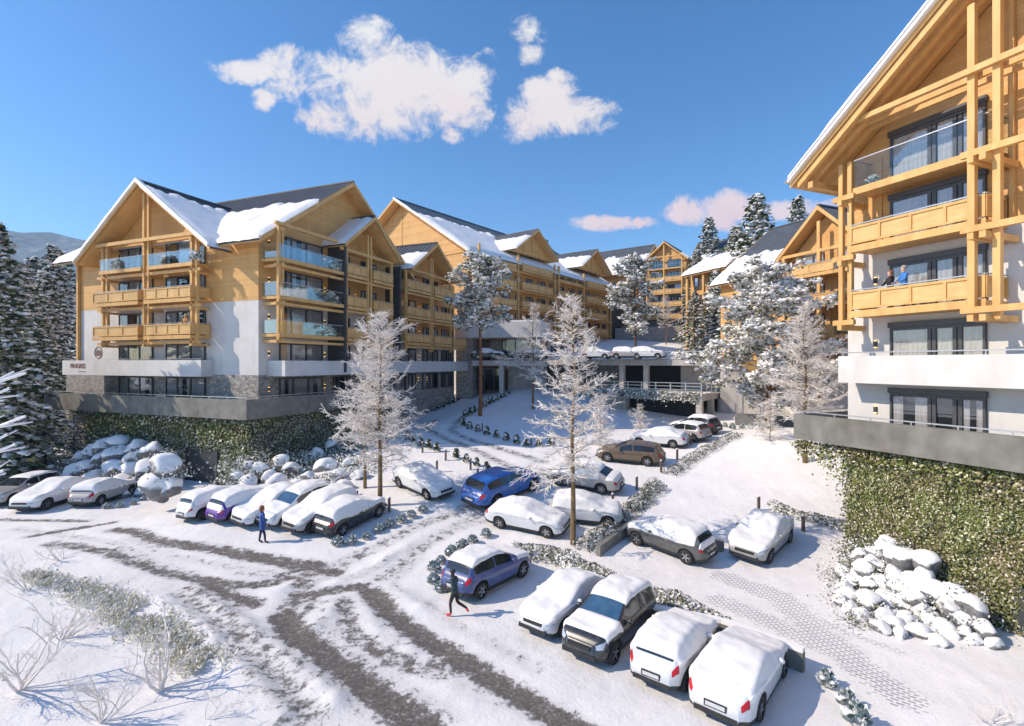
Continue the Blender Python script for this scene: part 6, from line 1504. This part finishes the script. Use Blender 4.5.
# ------------------------------------------------------------------ hill, sky, sun, camera
def hill():
    xs = [-1500 + 30 * i for i in range(70)]; ys = [820, 900, 1000, 1100, 1250, 1500]; v = []; f = []
    for j, y in enumerate(ys):
        for x in xs:
            pxx = 512 + 512 * x / 1000; top = interp([(-300, 330), (0, 292), (60, 268), (130, 222), (210, 120), (330, 60), (500, 45)], pxx)
            hgt = top * (math.sin(min(1, j / 3) * 1.5708)) * (1 + .04 * nz(x * .01, y * .01)) if j < 4 else top * (1 - .3 * (j - 3))
            v.append((x, y, max(5, hgt)))
    n = len(xs)
    for j in range(len(ys) - 1):
        for i in range(n - 1): f.append((j * n + i, j * n + i + 1, (j + 1) * n + i + 1, (j + 1) * n + i))
    mb = MB(); mb.v = v; mb.f = f; mb.m = [0] * len(f)
    mt, nt, b = new_mat('hazy_snowy_forest'); b.inputs['Roughness'].default_value = 1; b.inputs['Specular IOR Level'].default_value = 0
    co = objco(nt, (1, 1, .5)); a = N(nt, 'ShaderNodeTexNoise'); a.inputs['Scale'].default_value = .05; a.inputs['Detail'].default_value = 10; nt.links.new(co, a.inputs['Vector'])
    r = ramp(nt, [(.3, (.17, .21, .235)), (.55, (.24, .28, .30)), (.75, (.38, .41, .43))]); nt.links.new(a.outputs['Fac'], r.inputs[0]); nt.links.new(r.outputs[0], b.inputs['Base Color'])  # blue-grey distance haze is mixed into the snowy forest colour
    o = mb.build('hill', mt, smooth=True); structure(o)
hill()
def haze():
    m = MB(); m.box(-1600, 1300, -60, 1560, -30, 330); mt = bpy.data.materials.new('haze_air'); mt.use_nodes = True; nt = mt.node_tree; nt.nodes.remove(nt.nodes['Principled BSDF'])
    v = N(nt, 'ShaderNodeVolumePrincipled'); v.inputs['Color'].default_value = (.42, .68, 1, 1); v.inputs['Density'].default_value = .00022; v.inputs['Anisotropy'].default_value = .1
    nt.links.new(v.outputs[0], nt.nodes['Material Output'].inputs['Volume']); o = m.build('haze', mt); tag(o, 'thin blue winter haze over the valley', 'haze', kind='stuff')
haze()

SUN_EL, SUN_AZ = R(38), math.atan2(-1.0, -.13)         # direction towards the sun, azimuth from +Y towards +X
def world():
    w = bpy.data.worlds.new('World'); scene.world = w; w.use_nodes = True; nt = w.node_tree; L = nt.links.new
    bg = nt.nodes['Background']; out = nt.nodes['World Output']
    sky = N(nt, 'ShaderNodeTexSky'); sky.sky_type = 'NISHITA'; sky.sun_disc = False; sky.sun_elevation = SUN_EL; sky.sun_rotation = SUN_AZ % (2 * math.pi)
    sky.air_density = 1.0; sky.dust_density = .4; sky.ozone_density = 4.0; sky.altitude = 200
    hs = N(nt, 'ShaderNodeHueSaturation'); hs.inputs['Saturation'].default_value = 1.2; L(sky.outputs[0], hs.inputs['Color']); L(hs.outputs[0], bg.inputs[0]); bg.inputs[1].default_value = SKY_STRENGTH
    tc = N(nt, 'ShaderNodeTexCoord'); sx = N(nt, 'ShaderNodeSeparateXYZ'); L(tc.outputs['Generated'], sx.inputs[0])
    def mth(op, a, c=None, d=None, clamp=False):
        n = N(nt, 'ShaderNodeMath', operation=op); n.use_clamp = clamp
        for i, q in enumerate((a, c, d)):
            if q is None: continue
            if isinstance(q, (int, float)): n.inputs[i].default_value = q
            else: L(q, n.inputs[i])
        return n.outputs[0]
    yy = mth('MAXIMUM', sx.outputs[1], .05); u = mth('DIVIDE', sx.outputs[0], yy); v = mth('DIVIDE', sx.outputs[2], yy)
    cb = N(nt, 'ShaderNodeCombineXYZ'); L(u, cb.inputs[0]); L(v, cb.inputs[1])
    n1 = N(nt, 'ShaderNodeTexNoise'); n1.inputs['Scale'].default_value = 11.0; n1.inputs['Detail'].default_value = 14; n1.inputs['Roughness'].default_value = .70; n1.inputs['Distortion'].default_value = .35; L(cb.outputs[0], n1.inputs['Vector'])
    blobs = [(395, 92, 92, 44, 1), (335, 114, 36, 18, 1), (368, 42, 26, 22, .9), (448, 92, 44, 36, 1), (244, 72, 34, 11, .85), (262, 102, 12, 11, .85), (288, 82, 20, 18, .8), (286, 60, 22, 14, .5), (545, 114, 62, 24, 1), (530, 54, 13, 10, .6), (560, 76, 16, 8, .8), (545, 92, 34, 16, .9),
             (452, 136, 12, 10, .75), (530, 30, 16, 12, .5), (622, 222, 42, 7, .9), (722, 210, 56, 17, 1), (690, 216, 30, 9, .9), (770, 210, 40, 10, .85), (812, 206, 40, 8, .9), (600, 226, 20, 5, .6)]
    acc = None
    for (px, py, rx, ry, s) in blobs:
        cu, cv = (px - 512) / 512, (363 - py) / 512
        du = mth('DIVIDE', mth('SUBTRACT', u, cu), rx / 512); dv = mth('DIVIDE', mth('SUBTRACT', v, cv), ry / 512)
        d2 = mth('ADD', mth('MULTIPLY', du, du), mth('MULTIPLY', dv, dv)); g = mth('MULTIPLY', mth('SUBTRACT', 1.5, d2, clamp=False), s); g = mth('MAXIMUM', g, -2)
        acc = g if acc is None else mth('MAXIMUM', acc, g)
    den = mth('ADD', mth('MULTIPLY', acc, .42), mth('MULTIPLY', mth('SUBTRACT', n1.outputs['Fac'], .5), 2.6))
    mr = N(nt, 'ShaderNodeMapRange'); mr.interpolation_type = 'SMOOTHSTEP'; L(den, mr.inputs['Value']); mr.inputs['From Min'].default_value = .0; mr.inputs['From Max'].default_value = .55
    front = N(nt, 'ShaderNodeMapRange'); L(sx.outputs[1], front.inputs['Value']); front.inputs['From Min'].default_value = .1; front.inputs['From Max'].default_value = .2
    fac = mth('MULTIPLY', mr.outputs[0], front.outputs[0]); fac = mth('MULTIPLY', fac, .93)
    n2 = N(nt, 'ShaderNodeTexNoise'); n2.inputs['Scale'].default_value = 9; n2.inputs['Detail'].default_value = 9; L(cb.outputs[0], n2.inputs['Vector'])
    hi = N(nt, 'ShaderNodeMapRange'); L(v, hi.inputs['Value']); hi.inputs['From Min'].default_value = .24; hi.inputs['From Max'].default_value = .66     # low clouds are pinker
    sh = mth('ADD', mth('MULTIPLY', hi.outputs[0], .5), mth('MULTIPLY', n2.outputs['Fac'], .55))
    cr = ramp(nt, [(.25, (1, .76, .78)), (.55, (1, .90, .87)), (.8, (1, .975, .95))]); L(sh, cr.inputs[0])
    cl = N(nt, 'ShaderNodeBackground'); L(cr.outputs[0], cl.inputs[0]); cl.inputs[1].default_value = .74
    mx = N(nt, 'ShaderNodeMixShader'); L(fac, mx.inputs[0]); L(bg.outputs[0], mx.inputs[1]); L(cl.outputs[0], mx.inputs[2]); L(mx.outputs[0], out.inputs[0])
world()
sd = bpy.data.lights.new('sun', 'SUN'); sd.energy = 3.8; sd.angle = R(.5); sd.color = (1, .855, .67)
so = bpy.data.objects.new('sun', sd); COL.objects.link(so)
to_sun = Vector((math.sin(SUN_AZ) * math.cos(SUN_EL), math.cos(SUN_AZ) * math.cos(SUN_EL), math.sin(SUN_EL)))
so.rotation_euler = to_sun.to_track_quat('Z', 'Y').to_euler(); so.location = (-30, 0, 60)

cam = bpy.data.cameras.new('camera'); cam.lens = 18; cam.sensor_width = 36; cam.clip_end = 6000; cam.clip_start = .1
co = bpy.data.objects.new('camera', cam); COL.objects.link(co); co.location = (0, 0, CAM_H); co.rotation_euler = (R(90), 0, 0); scene.camera = co
scene.render.engine = 'CYCLES'
scene.view_settings.view_transform = 'Standard'; scene.view_settings.look = 'None'; scene.view_settings.gamma = 1; scene.view_settings.exposure = .40
scene.cycles.use_denoising = True
scene.cycles.max_bounces = 8; scene.cycles.transparent_max_bounces = 12; scene.cycles.glossy_bounces = 3; scene.cycles.caustics_reflective = False; scene.cycles.caustics_refractive = False
